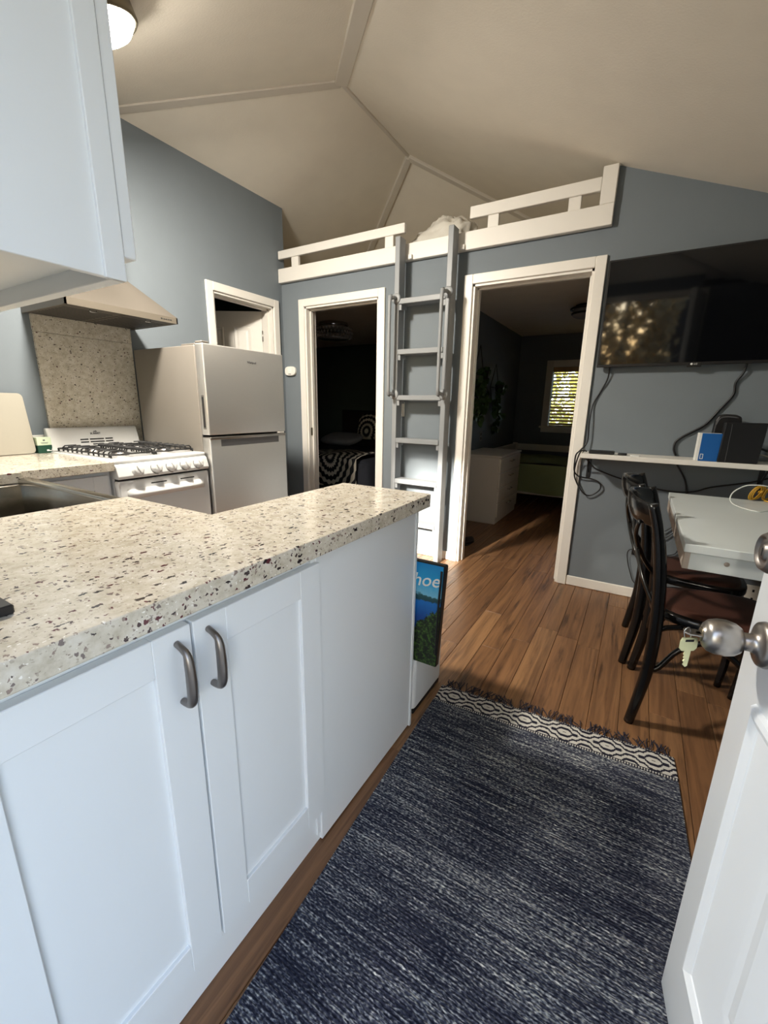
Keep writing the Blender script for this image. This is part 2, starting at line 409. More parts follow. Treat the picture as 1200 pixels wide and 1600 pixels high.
def emit(name, c, s):
    m = Mat(name); m.col((0.8, 0.8, 0.8, 1)); m.b.inputs['Emission Color'].default_value = c; m.b.inputs['Emission Strength'].default_value = s
    return m.m
M['lamp_on'] = emit('lit lamp diffuser', (1, 0.93, 0.82, 1), 118)
def mk_glass():
    m = Mat('window glass'); m.set(Roughness=0.0, IOR=1.45); m.b.inputs['Transmission Weight'].default_value = 1.0
    # thin pane: let daylight through without refraction noise
    tr = m.n('ShaderNodeBsdfTransparent'); gl = m.n('ShaderNodeBsdfGlossy'); gl.inputs['Roughness'].default_value = 0.02
    fr = m.n('ShaderNodeFresnel'); fr.inputs[0].default_value = 1.45
    mx = m.n('ShaderNodeMixShader'); m.L(fr.outputs[0], mx.inputs[0]); m.L(tr.outputs[0], mx.inputs[1]); m.L(gl.outputs[0], mx.inputs[2])
    m.L(mx.outputs[0], m.t.nodes['Material Output'].inputs[0]); m.t.nodes.remove(m.b)
    return m.m
M['glass'] = mk_glass()
M['screen'] = simple('dark glossy screen', rgb(10, 11, 14), 0.045, spec=0.6, vary=0.0)
def mk_crystal():
    m = Mat('crystal glass'); m.col((0.95, 0.95, 0.95, 1)); m.set(Roughness=0.1, Metallic=0.6); return m.m
M['crystal'] = mk_crystal()

# ------------------------------------------------------------------ room constants
XR, YN, YBK = 3.78, -3.0, 3.55      # right wall, near wall, far bedroom wall
RX, RY0, RY1, RZ = 0.97, -0.42, 0.50, 3.165  # ridge
def zl(x): return RZ - 0.36*(RX-x)
def zr(x): return RZ - 0.40*(x-RX)
SN = 0.365
def zn(y): return RZ - SN*(RY0-y)
def zf(y): return RZ - 0.40*(y-RY1)
def zc(x, y): return min(zl(x), zr(x), zn(y), zf(y))

# ---- floor: slab and planks
g = G(); g.box(-2.6, 3.95, -3.14, 3.7, -0.10, -0.0125)
floor = struct('floor', g, M['subfloor'])
def plank_mesh(w, l):
    g = G(); t = bmesh.new()
    b = 0.0016; h = 0.012
    lo = [(-w/2, -l/2), (w/2, -l/2), (w/2, l/2), (-w/2, l/2)]
    rings = [[t.verts.new((x, y, -h)) for x, y in lo], [t.verts.new((x, y, -b)) for x, y in lo],
             [t.verts.new((x-b*(1 if x > 0 else -1), y-b*(1 if y > 0 else -1), 0)) for x, y in lo]]
    for A, B in zip(rings, rings[1:]):
        for k in range(4): t.faces.new((A[k], A[(k+1) % 4], B[(k+1) % 4], B[k]))
    t.faces.new(rings[2]); t.faces.new(rings[0][::-1])
    g.merge(t); me = bpy.data.meshes.new('plank'); g.bm.to_mesh(me); g.bm.free(); me.materials.append(M['plank']); return me
PW = 0.106; cache = {}
rows = int((XR+0.1)/PW)+1
for i in range(rows):
    x = PW/2 + i*PW
    y1 = 3.60 if x > 1.15 else 0.12
    y = -3.10 - random.random()*0.95 if i % 2 else -3.10 - random.random()*0.5
    while y < y1:
        L = 1.22
        a, b = max(y, -3.12), min(y+L, y1)
        y += L
        if b-a < 0.12: continue
        key = round(b-a, 2)
        if key not in cache: cache[key] = plank_mesh(PW-0.0012, key-0.0012)
        o = bpy.data.objects.new('plank', cache[key]); C.objects.link(o); o.parent = floor; o.location = (x, (a+b)/2, 0)

# ---- walls
WT = 0.12
D2 = (1.768, 2.523); D1 = (0.26, 1.011); DT = 2.01
g = G()
g.box(-0.12, D1[0], 0, WT, 0, 2.28); g.box(D1[1], D2[0], 0, WT, 0, 2.28)
g.box(D1[0], D1[1], 0, WT, DT, 2.28); g.box(D2[0], D2[1], 0, WT, DT, 2.28)
g.prism([(D2[1], 0), (XR+0.1, 0), (XR+0.1, zr(XR+0.1)+0.02), (2.56, zr(2.56)+0.02), (2.56, 2.28), (D2[1], 2.28)], 'y', 0, WT)
struct('wall_back', g, M['wall'])
g = G(); BT = 2.01; B0, B1 = -0.739, -0.119
g.prism([(-3.12, 0), (B0, 0), (B0, BT), (B1, BT), (B1, 0), (0.0, 0), (0.0, 2.28), (0.04, 2.28), (0.04, zl(0)), (RY0-0.97*0.36/SN, zl(0)+0.01), (-3.12, zn(-3.12)+0.01)], 'x', -0.12, 0)
struct('wall_left', g, M['wall'])
WX = (0.93, 1.42); WZ = (1.06, 2.06); FD = (2.30, 3.20); FT = 2.035
g = G()
for a, b, z0, z1 in ((-0.12, WX[0], 0, 2.24), (WX[1], FD[0], 0, 2.24), (WX[0], WX[1], 0, WZ[0]), (WX[0], WX[1], WZ[1], 2.24), (FD[0], FD[1], FT, 2.24), (FD[1], XR+0.1, 0, 2.10)):
    g.box(a, b, YN-0.12, YN, z0, z1)
struct('wall_near', g, M['wall'])
g = G(); g.box(XR, XR+0.1, YN, 0, 0, zr(XR)+0.01); g.box(XR, XR+0.1, WT, YBK, 0, 2.2); struct('wall_right', g, M['wall'])
# bedroom walls
W2 = (1.722, 2.62); W2Z = (0.955, 1.765)
g = G()
for a, b, z0, z1 in ((1.12, W2[0], 0, 2.2), (W2[1], XR+0.1, 0, 2.2), (W2[0], W2[1], 0, W2Z[0]), (W2[0], W2[1], W2Z[1], 2.2)):
    g.box(a, b, YBK, YBK+0.1, z0, z1)
struct('wall_bedroom_far', g, M['wall'])
g = G(); g.box(1.13, 1.24, WT, YBK, 0, 2.2); struct('wall_between_bedrooms', g, M['wall'])
g = G(); g.box(-2.5, 1.13, 3.3, 3.4, 0, 2.2); g.box(-2.6, -2.5, -1.6, 3.4, 0, 2.2); g.box(-2.5, -0.12, 0.0, WT, 0, 2.2); g.box(-2.5, -0.12, -1.6, -1.5, 0, 2.2)
struct('wall_far_left', g, M['wall_dark'])
# loft floor = bedroom ceiling
g = G(); g.box(-2.6, 3.88, WT, YBK+0.1, 2.2, 2.27); g.box(-2.6, -0.12, -1.6, WT, 2.2, 2.27)
struct('ceiling_bedrooms', g, M['ceiling'])
# hip ceiling
g = G()
XA, XB, YA, YB = -1.9, 3.95, -3.2, 3.2
P1, P2 = (RX, RY0, RZ), (RX, RY1, RZ)
def hipfoot(sx, sy):   # run a hip far enough out
    if sx < 0 and sy < 0: s = 2.78; return (RX-s*SN/0.36, RY0-s, RZ-SN*s)
    if sx > 0 and sy < 0: s = 3.0; return (RX+s*SN/0.40, RY0-s, RZ-SN*s)
    if sx < 0: s = 2.2; return (RX-s*0.40/0.36, RY1+s, RZ-0.40*s)
    s = 2.2; return (RX+s, RY1+s, RZ-0.40*s)
n1, n2, f1, f2 = hipfoot(-1, -1), hipfoot(1, -1), hipfoot(-1, 1), hipfoot(1, 1)
def slab(pts, th=0.05):
    t = bmesh.new(); A = [t.verts.new(p) for p in pts]; B = [t.verts.new((p[0], p[1], p[2]+th)) for p in pts]; n = len(pts)
    t.faces.new(A); t.faces.new(B[::-1])
    for i in range(n): t.faces.new((A[i], B[i], B[(i+1) % n], A[(i+1) % n]))
    return t
zz_ = zr(3.9)
for pts in ([P1, P2, f1, n1], [P1, n2, (3.9, n2[1], zz_), (3.9, 0.11, zz_), (f2[0], 0.11, f2[2]), f2, P2], [P1, n1, n2], [P2, f2, f1]): g.merge(slab(pts))
struct('ceiling', g, M['ceiling'])
# outer roof skin keeps daylight out of the attic
g = G(); g.box(-2.7, 4.2, -3.35, 3.8, 3.30, 3.36)
g.box(-2.7, -2.6, -3.12, 3.8, 0, 3.3); g.box(-2.7, 4.0, 3.66, 3.76, 2.2, 3.3); g.box(3.9, 4.0, -3.12, 3.76, 2.0, 3.3); g.box(-2.7, 4.0, -3.22, -3.12, 2.12, 3.3); g.box(-2.6, -0.12, -3.12, -3.02, 0, 2.3)
struct('roof', g, M['fence_dark'])
# ceiling battens
def batten(name, a, b, w, th, drop=0.0):
    a, b = Vector(a), Vector(b); d = (b-a); Ln = d.length; d.normalize()
    side = d.cross(Vector((0, 0, 1))).normalized(); up = side.cross(d).normalized()
    g = G(); g.box(0, Ln, -w/2, w/2, -th, 0.004, b=min(th, 0.02)*0.3, M=frame(a, d, side, up))
    struct(name, g, M['trim_ceiling'])
def inset(p, q, t): return Vector(p).lerp(Vector(q), t)
batten('trim_1', P1, inset(P1, n1, 0.36), 0.07, 0.016)
batten('trim_2', P1, inset(P1, n2, 0.97), 0.085, 0.022)
batten('trim_3', P1, P2, 0.028, 0.014)
batten('trim_4', P2, inset(P2, f1, 0.75), 0.06, 0.028)
batten('trim_5', P2, inset(P2, f2, 0.70), 0.06, 0.028)

# ---- door casings and jambs
def casing_x(name, x0, x1, zt, y, w=0.06, th=0.018, depth=WT, left_foot=0.0):
    g = G()
    for a, b in ((x0-w, x0), (x1, x1+w)): g.box(a, b, y-th, y, left_foot, zt+w, b=0.003)
    g.box(x0, x1, y-th, y, zt, zt+w, b=0.003)
    for a, b in ((x0-0.001, x0+0.016), (x1-0.016, x1+0.001)): g.box(a, b, y-0.004, y+depth+0.004, left_foot, zt, b=0.001)
    g.box(x0, x1, y-0.004, y+depth+0.004, zt-0.016, zt, b=0.001)
    for a, b in ((x0+0.016, x0+0.028), (x1-0.028, x1-0.016)): g.box(a, b, y+0.045, y+0.075, left_foot, zt-0.016, b=0.001)
    g.box(x0+0.016, x1-0.016, y+0.045, y+0.075, zt-0.028, zt-0.016, b=0.001)
    return struct(name, g, M['trim'])
casing_x('trim_6', D1[0], D1[1], DT, 0)
casing_x('trim_7', D2[0], D2[1], DT, 0)
def swap_xy(gg, f):
    bmesh.ops.transform(gg.bm, matrix=f, verts=gg.bm.verts)
g = G(); w, th = 0.06, 0.018
g.box(0, th, B0-w, B0, 0, BT+w, b=0.003); g.box(0, th, B1, B1+w, 0, BT+w, b=0.003); g.box(0, th, B0, B1, BT, BT+w, b=0.003)
g.box(-0.124, 0.004, B0-0.001, B0+0.016, 0, BT, b=0.001); g.box(-0.124, 0.004, B1-0.016, B1+0.001, 0, BT, b=0.001); g.box(-0.124, 0.004, B0, B1, BT-0.016, BT, b=0.001)
g.box(-0.075, -0.045, B1-0.028, B1-0.016, 0, BT-0.016); g.box(-0.075, -0.045, B0+0.016, B0+0.028, 0, BT-0.016); g.box(-0.075, -0.045, B0+0.016, B1-0.016, BT-0.028, BT-0.016)
struct('trim_8', g, M['trim'])
g = G()   # front door frame
for a, b in ((FD[0]-0.06, FD[0]), (FD[1], FD[1]+0.06)): g.box(a, b, YN, YN+0.016, 0, FT+0.06, b=0.003)
g.box(FD[0], FD[1], YN, YN+0.016, FT, FT+0.06, b=0.003)
struct('trim_9', g, M['trim'])

# ---- baseboards
def base(name, x0, x1, y0, y1): g = G(); g.box(x0, x1, y0, y1, 0.001, 0.068, b=0.004); struct(name, g, M['trim'])
base('baseboard_back_right', D2[1]+0.061, XR-0.001, -0.013, -0.0005)
base('baseboard_back_middle', D1[1]+0.061, D2[0]-0.061, -0.013, -0.0005)
base('baseboard_back_left', 0.02, D1[0]-0.061, -0.013, -0.0005)
base('baseboard_right', XR-0.013, XR-0.0005, -2.9, -0.014)
base('baseboard_bedroom', 1.2405, 1.2535, WT+0.01, YBK-0.001)

# ---- six-panel inner doors
def panel_door(name, hinge, ang, w, h, m, hinges=(), knob=None):
    """local x from the hinge along the leaf, y thickness"""
    root = struct(name, G().box(0, w, -0.035, 0, 0.012, h, b=0.002), m)
    root.location = hinge; root.rotation_euler = (0, 0, ang); LOC[root.name] = Matrix.Translation(hinge) @ Euler((0, 0, ang)).to_matrix().to_4x4()
    cols = ((0.1, w/2-0.045), (w/2+0.045, w-0.1)); zs = ((0.2, 0.75), (0.87, 1.5), (1.62, h-0.13))
    for cx in cols:
        for z0, z1 in zs:
            for side in (0, -0.035):
                s = 1 if side == 0 else -1
                g = G()
                def ring(i, d): return [(cx[0]+i, side+s*d, z0+i), (cx[1]-i, side+s*d, z0+i), (cx[1]-i, side+s*d, z1-i), (cx[0]+i, side+s*d, z1-i)]
                R = [ring(0, 0.0), ring(0.008, 0.006), ring(0.028, 0.001), ring(0.045, 0.005)]
                F = []
                for A, B in zip(R, R[1:]):
                    for k in range(4): F.append([A[k], A[(k+1) % 4], B[(k+1) % 4], B[k]])
                F.append(R[-1]); g.poly(F)
                obj('raised_panel', g, m, root, local=True)
    for z, s in hinges:
        g = G(); g.box(-0.003, 0.0005, -0.033, -0.002, z-0.045, z+0.045); g.tube([(-0.004, 0.004, z-0.045), (-0.004, 0.004, z+0.045)], 0.006)
        hh = obj('hinge', g, M['nickel'], root, local=True)
        for dz in (-0.03, 0, 0.03):
            g = G(); g.lathe([(0.004, 0), (0.004, 0.001), (0, 0.0012)], 8, frame((-0.003, -0.018+0.008*(dz != 0), z+dz), (0, 1, 0), (0, 0, 1), (-1, 0, 0))); obj('screw', g, M['slot'], hh, local=True)
    return root
d2 = panel_door('door_2', (2.505, 0.128, 0), PI/2, 0.735, 2.0, M['trim'], hinges=((0.25, 1), (1.10, 1), (1.80, 1)))
d3 = panel_door('door_3', (-0.125, -0.135, 0), PI+math.radians(30), 0.60, 1.985, M['trim'], hinges=((1.78, 1), (0.3, 1)))
# strike plate in the left bedroom door frame
g = G(); g.box(D1[0]+0.016, D1[0]+0.019, 0.02, 0.044, 0.92, 0.99, b=0.001); o = struct('trim_10', g, M['bronze'])

# ------------------------------------------------------------------ front door (open, at right)
ANG = math.radians(98.17); HG = (3.2, -3.0, 0.0)
fd = struct('door_1', G().box(0, 0.824, -0.044, 0, 0.014, 2.03, b=0.003, seg=2), M['cab'])
fd.location = HG; fd.rotation_euler = (0, 0, ANG); LOC[fd.name] = Matrix.Translation(HG) @ Euler((0, 0, ANG)).to_matrix().to_4x4()
for z0, z1 in ((0.185, 0.757), (1.06, 1.90)):
    g = G()
    def ring(i, d): return [(0.082+i, d, z0+i), (0.745-i, d, z0+i), (0.745-i, d, z1-i), (0.082+i, d, z1-i)]
    R = [ring(0, 0.0), ring(0.003, 0.007), ring(0.012, 0.009), ring(0.026, 0.003), ring(0.028, 0.001), ring(0.13, 0.001), ring(0.134, 0.005), ring(0.15, 0.004), ring(0.175, 0.010)]
    F = []
    for A, B in zip(R, R[1:]):
        for k in range(4): F.append([A[k], A[(k+1) % 4], B[(k+1) % 4], B[k]])
    F.append(R[-1]); g.poly(F); obj('raised_panel', g, M['cab'], fd, local=True)
KX, KZ = 0.757, 0.85
MK = frame((KX, 0, KZ), (1, 0, 0), (0, 0, -1), (0, 1, 0))
g = G(); g.lathe([(0.0345, 0), (0.0352, 0.004), (0.033, 0.010), (0.027, 0.0125), (0.0165, 0.0145), (0.0135, 0.022), (0.0135, 0.040)], 32, MK)
rose = obj('door_knob', g, M['nickel'], fd, local=True)
g = G(); g.lathe([(0.014, 0.032), (0.020, 0.034), (0.0250, 0.041), (0.0280, 0.052), (0.0276, 0.064), (0.0248, 0.074), (0.0195, 0.0795), (0.0125, 0.081), (0.0125, 0.0825), (0, 0.0825)], 32, MK)
obj('knob_ball', g, M['nickel'], rose, local=True)
g = G(); g.lathe([(0.0115, 0.0825), (0.0115, 0.0835), (0.0, 0.0835)], 20, MK); obj('keyhole_plug', g, M['bronze'], rose, local=True)
MB_ = frame((0.765, 0, 0.992), (1, 0, 0), (0, 0, -1), (0, 1, 0))
g = G(); g.lathe([(0.034, 0), (0.034, 0.006), (0.031, 0.022), (0.026, 0.030), (0.0225, 0.031), (0.0215, 0.027), (0.012, 0.027), (0.0115, 0.030), (0, 0.030)], 32, MB_)
db = obj('deadbolt', g, M['nickel_dark'], fd, local=True)
g = G(); g.box(-0.0015, 0.0015, -0.006, 0.006, 0.030, 0.0305, M=MB_); obj('keyhole', g, M['slot'], db, local=True)
# keys (they hang from the knob, free of the door)
def door_pt(x, y, z): return LOC[fd.name] @ Vector((x, y, z))
R3 = LOC[fd.name].to_3x3()
ax, ay = R3 @ Vector((1, 0, 0)), R3 @ Vector((0, 1, 0))
g = G(); KM = frame(door_pt(KX, 0.0836, KZ), ax, (0, 0, -1), ay)
g.prism([(-0.010, -0.004), (0.010, -0.004), (0.011, 0.002), (0.011, 0.016), (0.006, 0.021), (-0.006, 0.021), (-0.011, 0.016), (-0.011, 0.002)], 'x', -0.0011, 0.0011, b=0.0004, M=frame(door_pt(KX, 0.0845, KZ), (0, 0, 1), ax, ay))
g.box(-0.004, 0.004, -0.0011, 0.0011, 0.0, 0.006, M=KM)
solo('inserted_key', g, M['nickel'], 'silver key pushed into the round door knob', 'key', door_pt(KX, 0.0836, KZ))
rc = door_pt(KX, 0.100, KZ-0.009)
g = G(); g.tube([rc + ay*a + ax*b + Vector((0, 0, c)) for a, b, c in ((0.000, 0.0, 0.016), (-0.005, 0.003, 0.006), (-0.006, 0.004, -0.006), (-0.003, 0.003, -0.0085), (0.002, -0.001, -0.005), (0.006, -0.004, 0.010))], 0.0009, 6, closed=True, sub=4)
solo('key_ring', g, M['chrome'], 'thin steel key ring linking the two keys at the knob', 'ring', rc)
kt = door_pt(KX, 0.096, KZ-0.0155)
hk = thing('hanging_key', 'pale brass key hanging from the ring below the door knob', 'key', kt)
KM = frame(kt, (ay*0.9 - ax*0.43).normalized(), (0, 0, 1), (ay*0.9 - ax*0.43).normalized().cross(Vector((0, 0, 1))))
g = G(); g.prism([(-0.0145, 0.0), (-0.012, 0.0055), (0.012, 0.0055), (0.0145, 0.0), (0.0145, -0.013), (0.010, -0.018), (-0.010, -0.018), (-0.0145, -0.013)], 'z', -0.0011, 0.0011, b=0.0004, M=KM)
obj('key_bow', g, M['brass'], hk)
g = G(); g.prism([(-0.0055, -0.017), (0.004, -0.017), (0.004, -0.021), (0.0055, -0.024), (0.003, -0.027), (0.0045, -0.030), (0.002, -0.033), (0.004, -0.036), (0.002, -0.040), (0.003, -0.043), (-0.001, -0.047), (-0.0045, -0.045)], 'z', -0.0009, 0.0009, M=KM)
obj('key_blade', g, M['brass'], hk)
g = G(); g.box(-0.007, 0.007, -0.0015, 0.0025, 0.0011, 0.0014, M=KM); g.box(-0.007, 0.007, -0.0015, 0.0025, -0.0014, -0.0011, M=KM); plabel(obj('key_slot', g, M['slot'], hk), 'dark slot for the ring')

# ------------------------------------------------------------------ peninsula
XP = 2.265; PY0, PY1 = -2.98, -1.785
pc = thing('peninsula_cabinet', 'white shaker base cabinet with blank end panel under the granite peninsula', 'cabinet', (2.12, -2.4, 0))
g = G(); g.box(1.99, XP, PY0, PY1-0.006, 0.0, 0.866, b=0.001); obj('body', g, M['cab'], pc)
g = G(); g.box(XP, XP+0.011, -2.318, PY1-0.014, 0.006, 0.866, b=0.0015); obj('end_panel', g, M['cab'], pc)
g = G(); g.box(XP-0.01, XP+0.016, PY1-0.014, PY1, 0.0, 0.866, b=0.002); obj('corner_strip', g, M['cab'], pc)
g = G(); g.box(XP, XP+0.007, -2.332, -2.318, 0.03, 0.866, b=0.001); obj('filler_strip', g, M['cab'], pc)
def shaker(y0, y1, z0, z1, x, th=0.02, rail=0.066, sgn=1):
    g = G(); a, b = (x, x+th) if sgn > 0 else (x-th, x)
    g.box(a, b, y0, y0+rail, z0, z1, b=0.0012); g.box(a, b, y1-rail, y1, z0, z1, b=0.0012)
    g.box(a, b, y0+rail, y1-rail, z0, z0+rail, b=0.0012); g.box(a, b, y0+rail, y1-rail, z1-rail, z1, b=0.0012)
    g.box(a+0.001, b-0.008, y0+rail-0.004, y1-rail+0.004, z0+rail-0.004, z1-rail+0.004)
    return g
def pull(x, y, z, m):
    g = G()
    g.tube([(x-0.001, y, z+0.004), (x+0.012, y, z), (x+0.024, y, z-0.007), (x+0.0285, y, z-0.022), (x+0.030, y, z-0.055), (x+0.0285, y, z-0.086), (x+0.024, y, z-0.0985), (x+0.012, y, z-0.103), (x-0.001, y, z-0.103)],
           [0.0055, 0.0055, 0.006, 0.0078, 0.0085, 0.0085, 0.0075, 0.006, 0.0055], 10, sub=3, up=(0, 1, 0))
    return g
for y0, y1, hy in ((-2.982, -2.6525, -2.679), (-2.6475, -2.316, -2.620)):
    d = obj('door', shaker(y0, y1, 0.118, 0.834, XP+0.001), M['cab'], pc)
    obj('door_handle', pull(XP+0.021, hy, 0.806, None), M['nickel_dark'], d)
# worktop (one continuous U of granite)
out = [(0.003, -2.985), (2.319, -2.985), (2.319, -1.779), (2.311, -1.771), (1.957, -1.771), (1.957, -2.351), (1.567, -2.351), (1.567, -2.87), (0.775, -2.87), (0.775, -2.335), (0.741, -2.335), (0.741, -1.964), (0.003, -1.964)]
g = G(); g.prism(out, 'z', 0.867, 0.910, b=0.0025, seg=2)
solo('granite_worktop', g, M['granite'], 'speckled cream granite worktop running from the stove round to the peninsula', 'countertop', (1.2, -2.4, 0.867))
# sink
sk = thing('apron_sink', 'stainless steel apron front sink set between the counters', 'sink', (1.17, -2.6, 0.64))
x0, x1, y0, y1 = 0.778, 1.564, -2.866, -2.312
g = G(); g.box(x0, x1, y1-0.045, y1, 0.62, 0.888, b=0.008, seg=3); obj('apron', g, M['sink'], sk)
g = G(); g.box(x0, x1, y0, y0+0.02, 0.62, 0.866, b=0.004); g.box(x0, x0+0.022, y0+0.01, y1-0.02, 0.62, 0.866, b=0.006, seg=2); g.box(x1-0.022, x1, y0+0.01, y1-0.02, 0.62, 0.866, b=0.006, seg=2)
g.box(x0+0.01, x1-0.01, y0+0.01, y1-0.02, 0.62, 0.64); obj('basin', g, M['sink'], sk)
g = G(); g.lathe([(0.045, 0.641), (0.045, 0.644), (0.03, 0.642), (0, 0.642)], 20, Matrix.Translation((1.17, -2.58, 0))); obj('drain', g, M['chrome'], sk)
# cabinets under the sink and beside the stove
sc_ = thing('sink_cabinet', 'white cabinet beneath the apron sink', 'cabinet', (1.2, -2.6, 0))
g = G(); g.box(0.765, 1.985, -2.98, -2.375, 0.0, 0.612, b=0.001); g.box(1.572, 1.985, -2.98, -2.375, 0.612, 0.866, b=0.001); obj('body', g, M['cab'], sc_)
for a, b in ((0.78, 1.165), (1.17, 1.56)):
    g = G(); g.box(a, b, -2.375, -2.357, 0.11, 0.60, b=0.002); g.box(a+0.07, b-0.07, -2.357, -2.3565, 0.18, 0.53); obj('door', g, M['cab'], sc_)
cc = thing('corner_cabinet', 'white shaker cabinet left of the stove under granite', 'cabinet', (0.36, -2.4, 0))
g = G(); g.box(0.005, 0.690, -2.98, -1.968, 0.0, 0.866, b=0.001); obj('body', g, M['cab'], cc)
d = obj('door', shaker(-2.37, -1.985, 0.118, 0.846, 0.691), M['cab'], cc)
obj('door_handle', pull(0.711, -2.345, 0.80, None), M['nickel_dark'], d)
# small black tray at the near end of the worktop
g = G(); g.box(2.10, 2.195, -2.93, -2.842, 0.9105, 0.924, b=0.002, M=None)
solo('phone', g, M['black'], 'small flat black slab lying on the granite at the left edge', 'phone', (2.15, -2.88, 0.9105))

# ------------------------------------------------------------------ upper cabinet
uc = thing('wall_cabinet', 'white upper cabinet on the near wall above the granite worktop', 'cabinet', (1.85, -2.8, 1.365))
UX0, UX1, UY0, UY1, UZ0, UZ1 = 1.63, 2.186, -2.985, -2.632, 1.365, 2.125
g = G(); g.box(UX0, UX1-0.0165, UY0, UY1-0.02, UZ0+0.028, UZ1); g.box(UX0, UX1-0.001, UY1-0.02, UY1, UZ0, UZ1, b=0.001)
g.box(UX1-0.0165, UX1-0.004, UY0, UY1-0.019, UZ0+0.002, UZ1, b=0.001); g.box(UX0, UX0+0.018, UY0, UY1-0.02, UZ0, UZ0+0.03)
obj('body', g, M['cab'], uc)
g = G(); g.box(UX1-0.006, UX1+0.002, UY1-0.03, UY1, UZ0, UZ1, b=0.001); obj('edge_strip', g, M['cab'], uc)
for a, b in ((1.83, UX1-0.002), (UX0+0.005, 1.825)):
    g = G(); g.box(a, b, UY1+0.001, UY1+0.021, 1.40, UZ1-0.01, b=0.0015); g.box(a+0.066, b-0.066, UY1+0.021, UY1+0.0215, 1.466, UZ1-0.08); obj('door', g, M['cab'], uc)

# ------------------------------------------------------------------ stove
SX, SY0, SY1 = 0.745, -1.960, -1.452
st = thing('gas_range', 'narrow white gas range with black grates and five knobs', 'stove', (0.38, -1.705, 0))
g = G(); g.box(0.03, SX-0.045, SY0, SY1, 0.03, 0.895, b=0.004); obj('body', g, M['enamel'], st)
g = G(); g.box(0.03, SX-0.015, SY0-0.002, SY1+0.002, 0.893, 0.917, b=0.009, seg=3); g.box(0.10, SX-0.07, SY0+0.03, SY1-0.03, 0.9165, 0.918); obj('cooktop', g, M['enamel'], st)
# back guard leans back
g = G(); g.prism([(0.025, 0.917), (0.095, 0.917), (0.060, 1.034), (0.052, 1.042), (0.025, 1.042)], 'y', SY0+0.004, SY1-0.004, b=0.008, seg=3)
bgd = obj('back_guard', g, M['enamel'], st)
gd = Vector((0.060-0.095, 0, 1.034-0.917)).normalized(); gn = Vector((gd.z, 0, -gd.x))
def guard(h, y): return Vector((0.095, y, 0.917)) + gd*h + gn*0.0006
yc = (SY0+SY1)/2 + 0.0
for h in (0.042, 0.058):
    for a, b in ((-0.095, -0.052), (-0.044, 0.034), (0.042, 0.085)):
        g = G(); g.box(0, b-a, -0.0035, 0.0035, -0.001, 0.001, M=frame(guard(h, yc+a), (0, 1, 0), gd, gn)); obj('vent_slot', g, M['slot'], bgd)
text('badge', 'SUMMIT', 0.016, M['grey_print'], frame(guard(0.091, yc-0.005), (0, 1, 0), gd, gn), bgd, bold=0.0006)
g = G(); g.prism([(-0.012, 0), (-0.004, 0.008), (0.0, 0.005), (0.005, 0.010), (0.013, 0)], 'z', -0.0003, 0.0003, M=frame(guard(0.100, yc-0.005), (0, 1, 0), gd, gn)); obj('badge_peak', g, M['grey_print'], bgd)
# control panel
g = G(); g.prism([(SX-0.05, 0.895), (SX-0.016, 0.895), (SX-0.003, 0.885), (SX+0.012, 0.835), (SX+0.006, 0.822), (SX-0.05, 0.822)], 'y', SY0, SY1, b=0.004, seg=2)
cp = obj('control_panel', g, M['enamel'], st)
pd = Vector((0.015, 0, -0.05)).normalized(); pn = Vector((-pd.z, 0, pd.x)).normalized()
if pn.x < 0: pn = -pn
for k, yy in enumerate((-1.862, -1.762, -1.679, -1.598, -1.516)):
    c0 = Vector((SX+0.0045, yy, 0.860))
    KMt = frame(c0, (0, 1, 0), pn.cross(Vector((0, 1, 0))), pn)
    g = G(); rr = 1.12 if k == 0 else 1.0
    g.lathe([(0.027*rr, -0.002), (0.027*rr, 0.002), (0.023*rr, 0.008), (0.021*rr, 0.019), (0.018*rr, 0.022), (0, 0.022)], 24, KMt)
    g.box(-0.006, 0.006, -0.02*rr, 0.02*rr, 0.018, 0.029, b=0.003, seg=2, M=KMt @ Matrix.Rotation(0.35, 4, 'Z'))
    kb = obj('knob', g, M['enamel'], st)
    g = G(); pts = [(0.031*rr*math.cos(a), 0.031*rr*math.sin(a), 0.0008) for a in [math.radians(150+i*12) for i in range(11)]]
    if k: g.tube(pts, 0.0013, 5, M=KMt); obj('dial_mark', g, M['slot'], kb)
g = G(); g.box(SX-0.04, SX-0.006, SY0+0.006, SY1-0.006, 0.810, 0.824); obj('gap', g, M['slot'], st)
g = G(); g.box(SX-0.044, SX+0.004, SY0, SY1, 0.235, 0.812, b=0.010, seg=3); od = obj('oven_door', g, M['enamel'], st)
for a in (-1.80, -1.635): g = G(); g.box(SX+0.0035, SX+0.0046, a, a+0.085, 0.783, 0.789); obj('vent_slot', g, M['slot'], od)
g = G(); g.grid(lambda u, v: (SX+0.004+0.030*math.sin(PI*v)*(1-(2*u-1)**8), SY0+0.035+(SY1-SY0-0.07)*u, 0.717+0.052*v), 24, 10)
obj('oven_handle', g, M['enamel'], od)
g = G(); g.box(SX-0.044, SX+0.0, SY0+0.002, SY1-0.002, 0.06, 0.226, b=0.006, seg=2); obj('drawer', g, M['enamel'], st)
for by, bx in ((-1.83, 0.27), (-1.58, 0.27), (-1.83, 0.54), (-1.58, 0.54)):
    g = G(); T = Matrix.Translation((bx, by, 0.918))
    g.lathe([(0.048, 0.0), (0.046, 0.005), (0.038, 0.009), (0.037, 0.016)], 20, T); bu = obj('burner', g, M['nickel_dark'], st)
    g = G(); g.lathe([(0.036, 0.016), (0.036, 0.021), (0.030, 0.024), (0, 0.024)], 20, T); obj('burner_cap', g, M['black_iron'], bu)
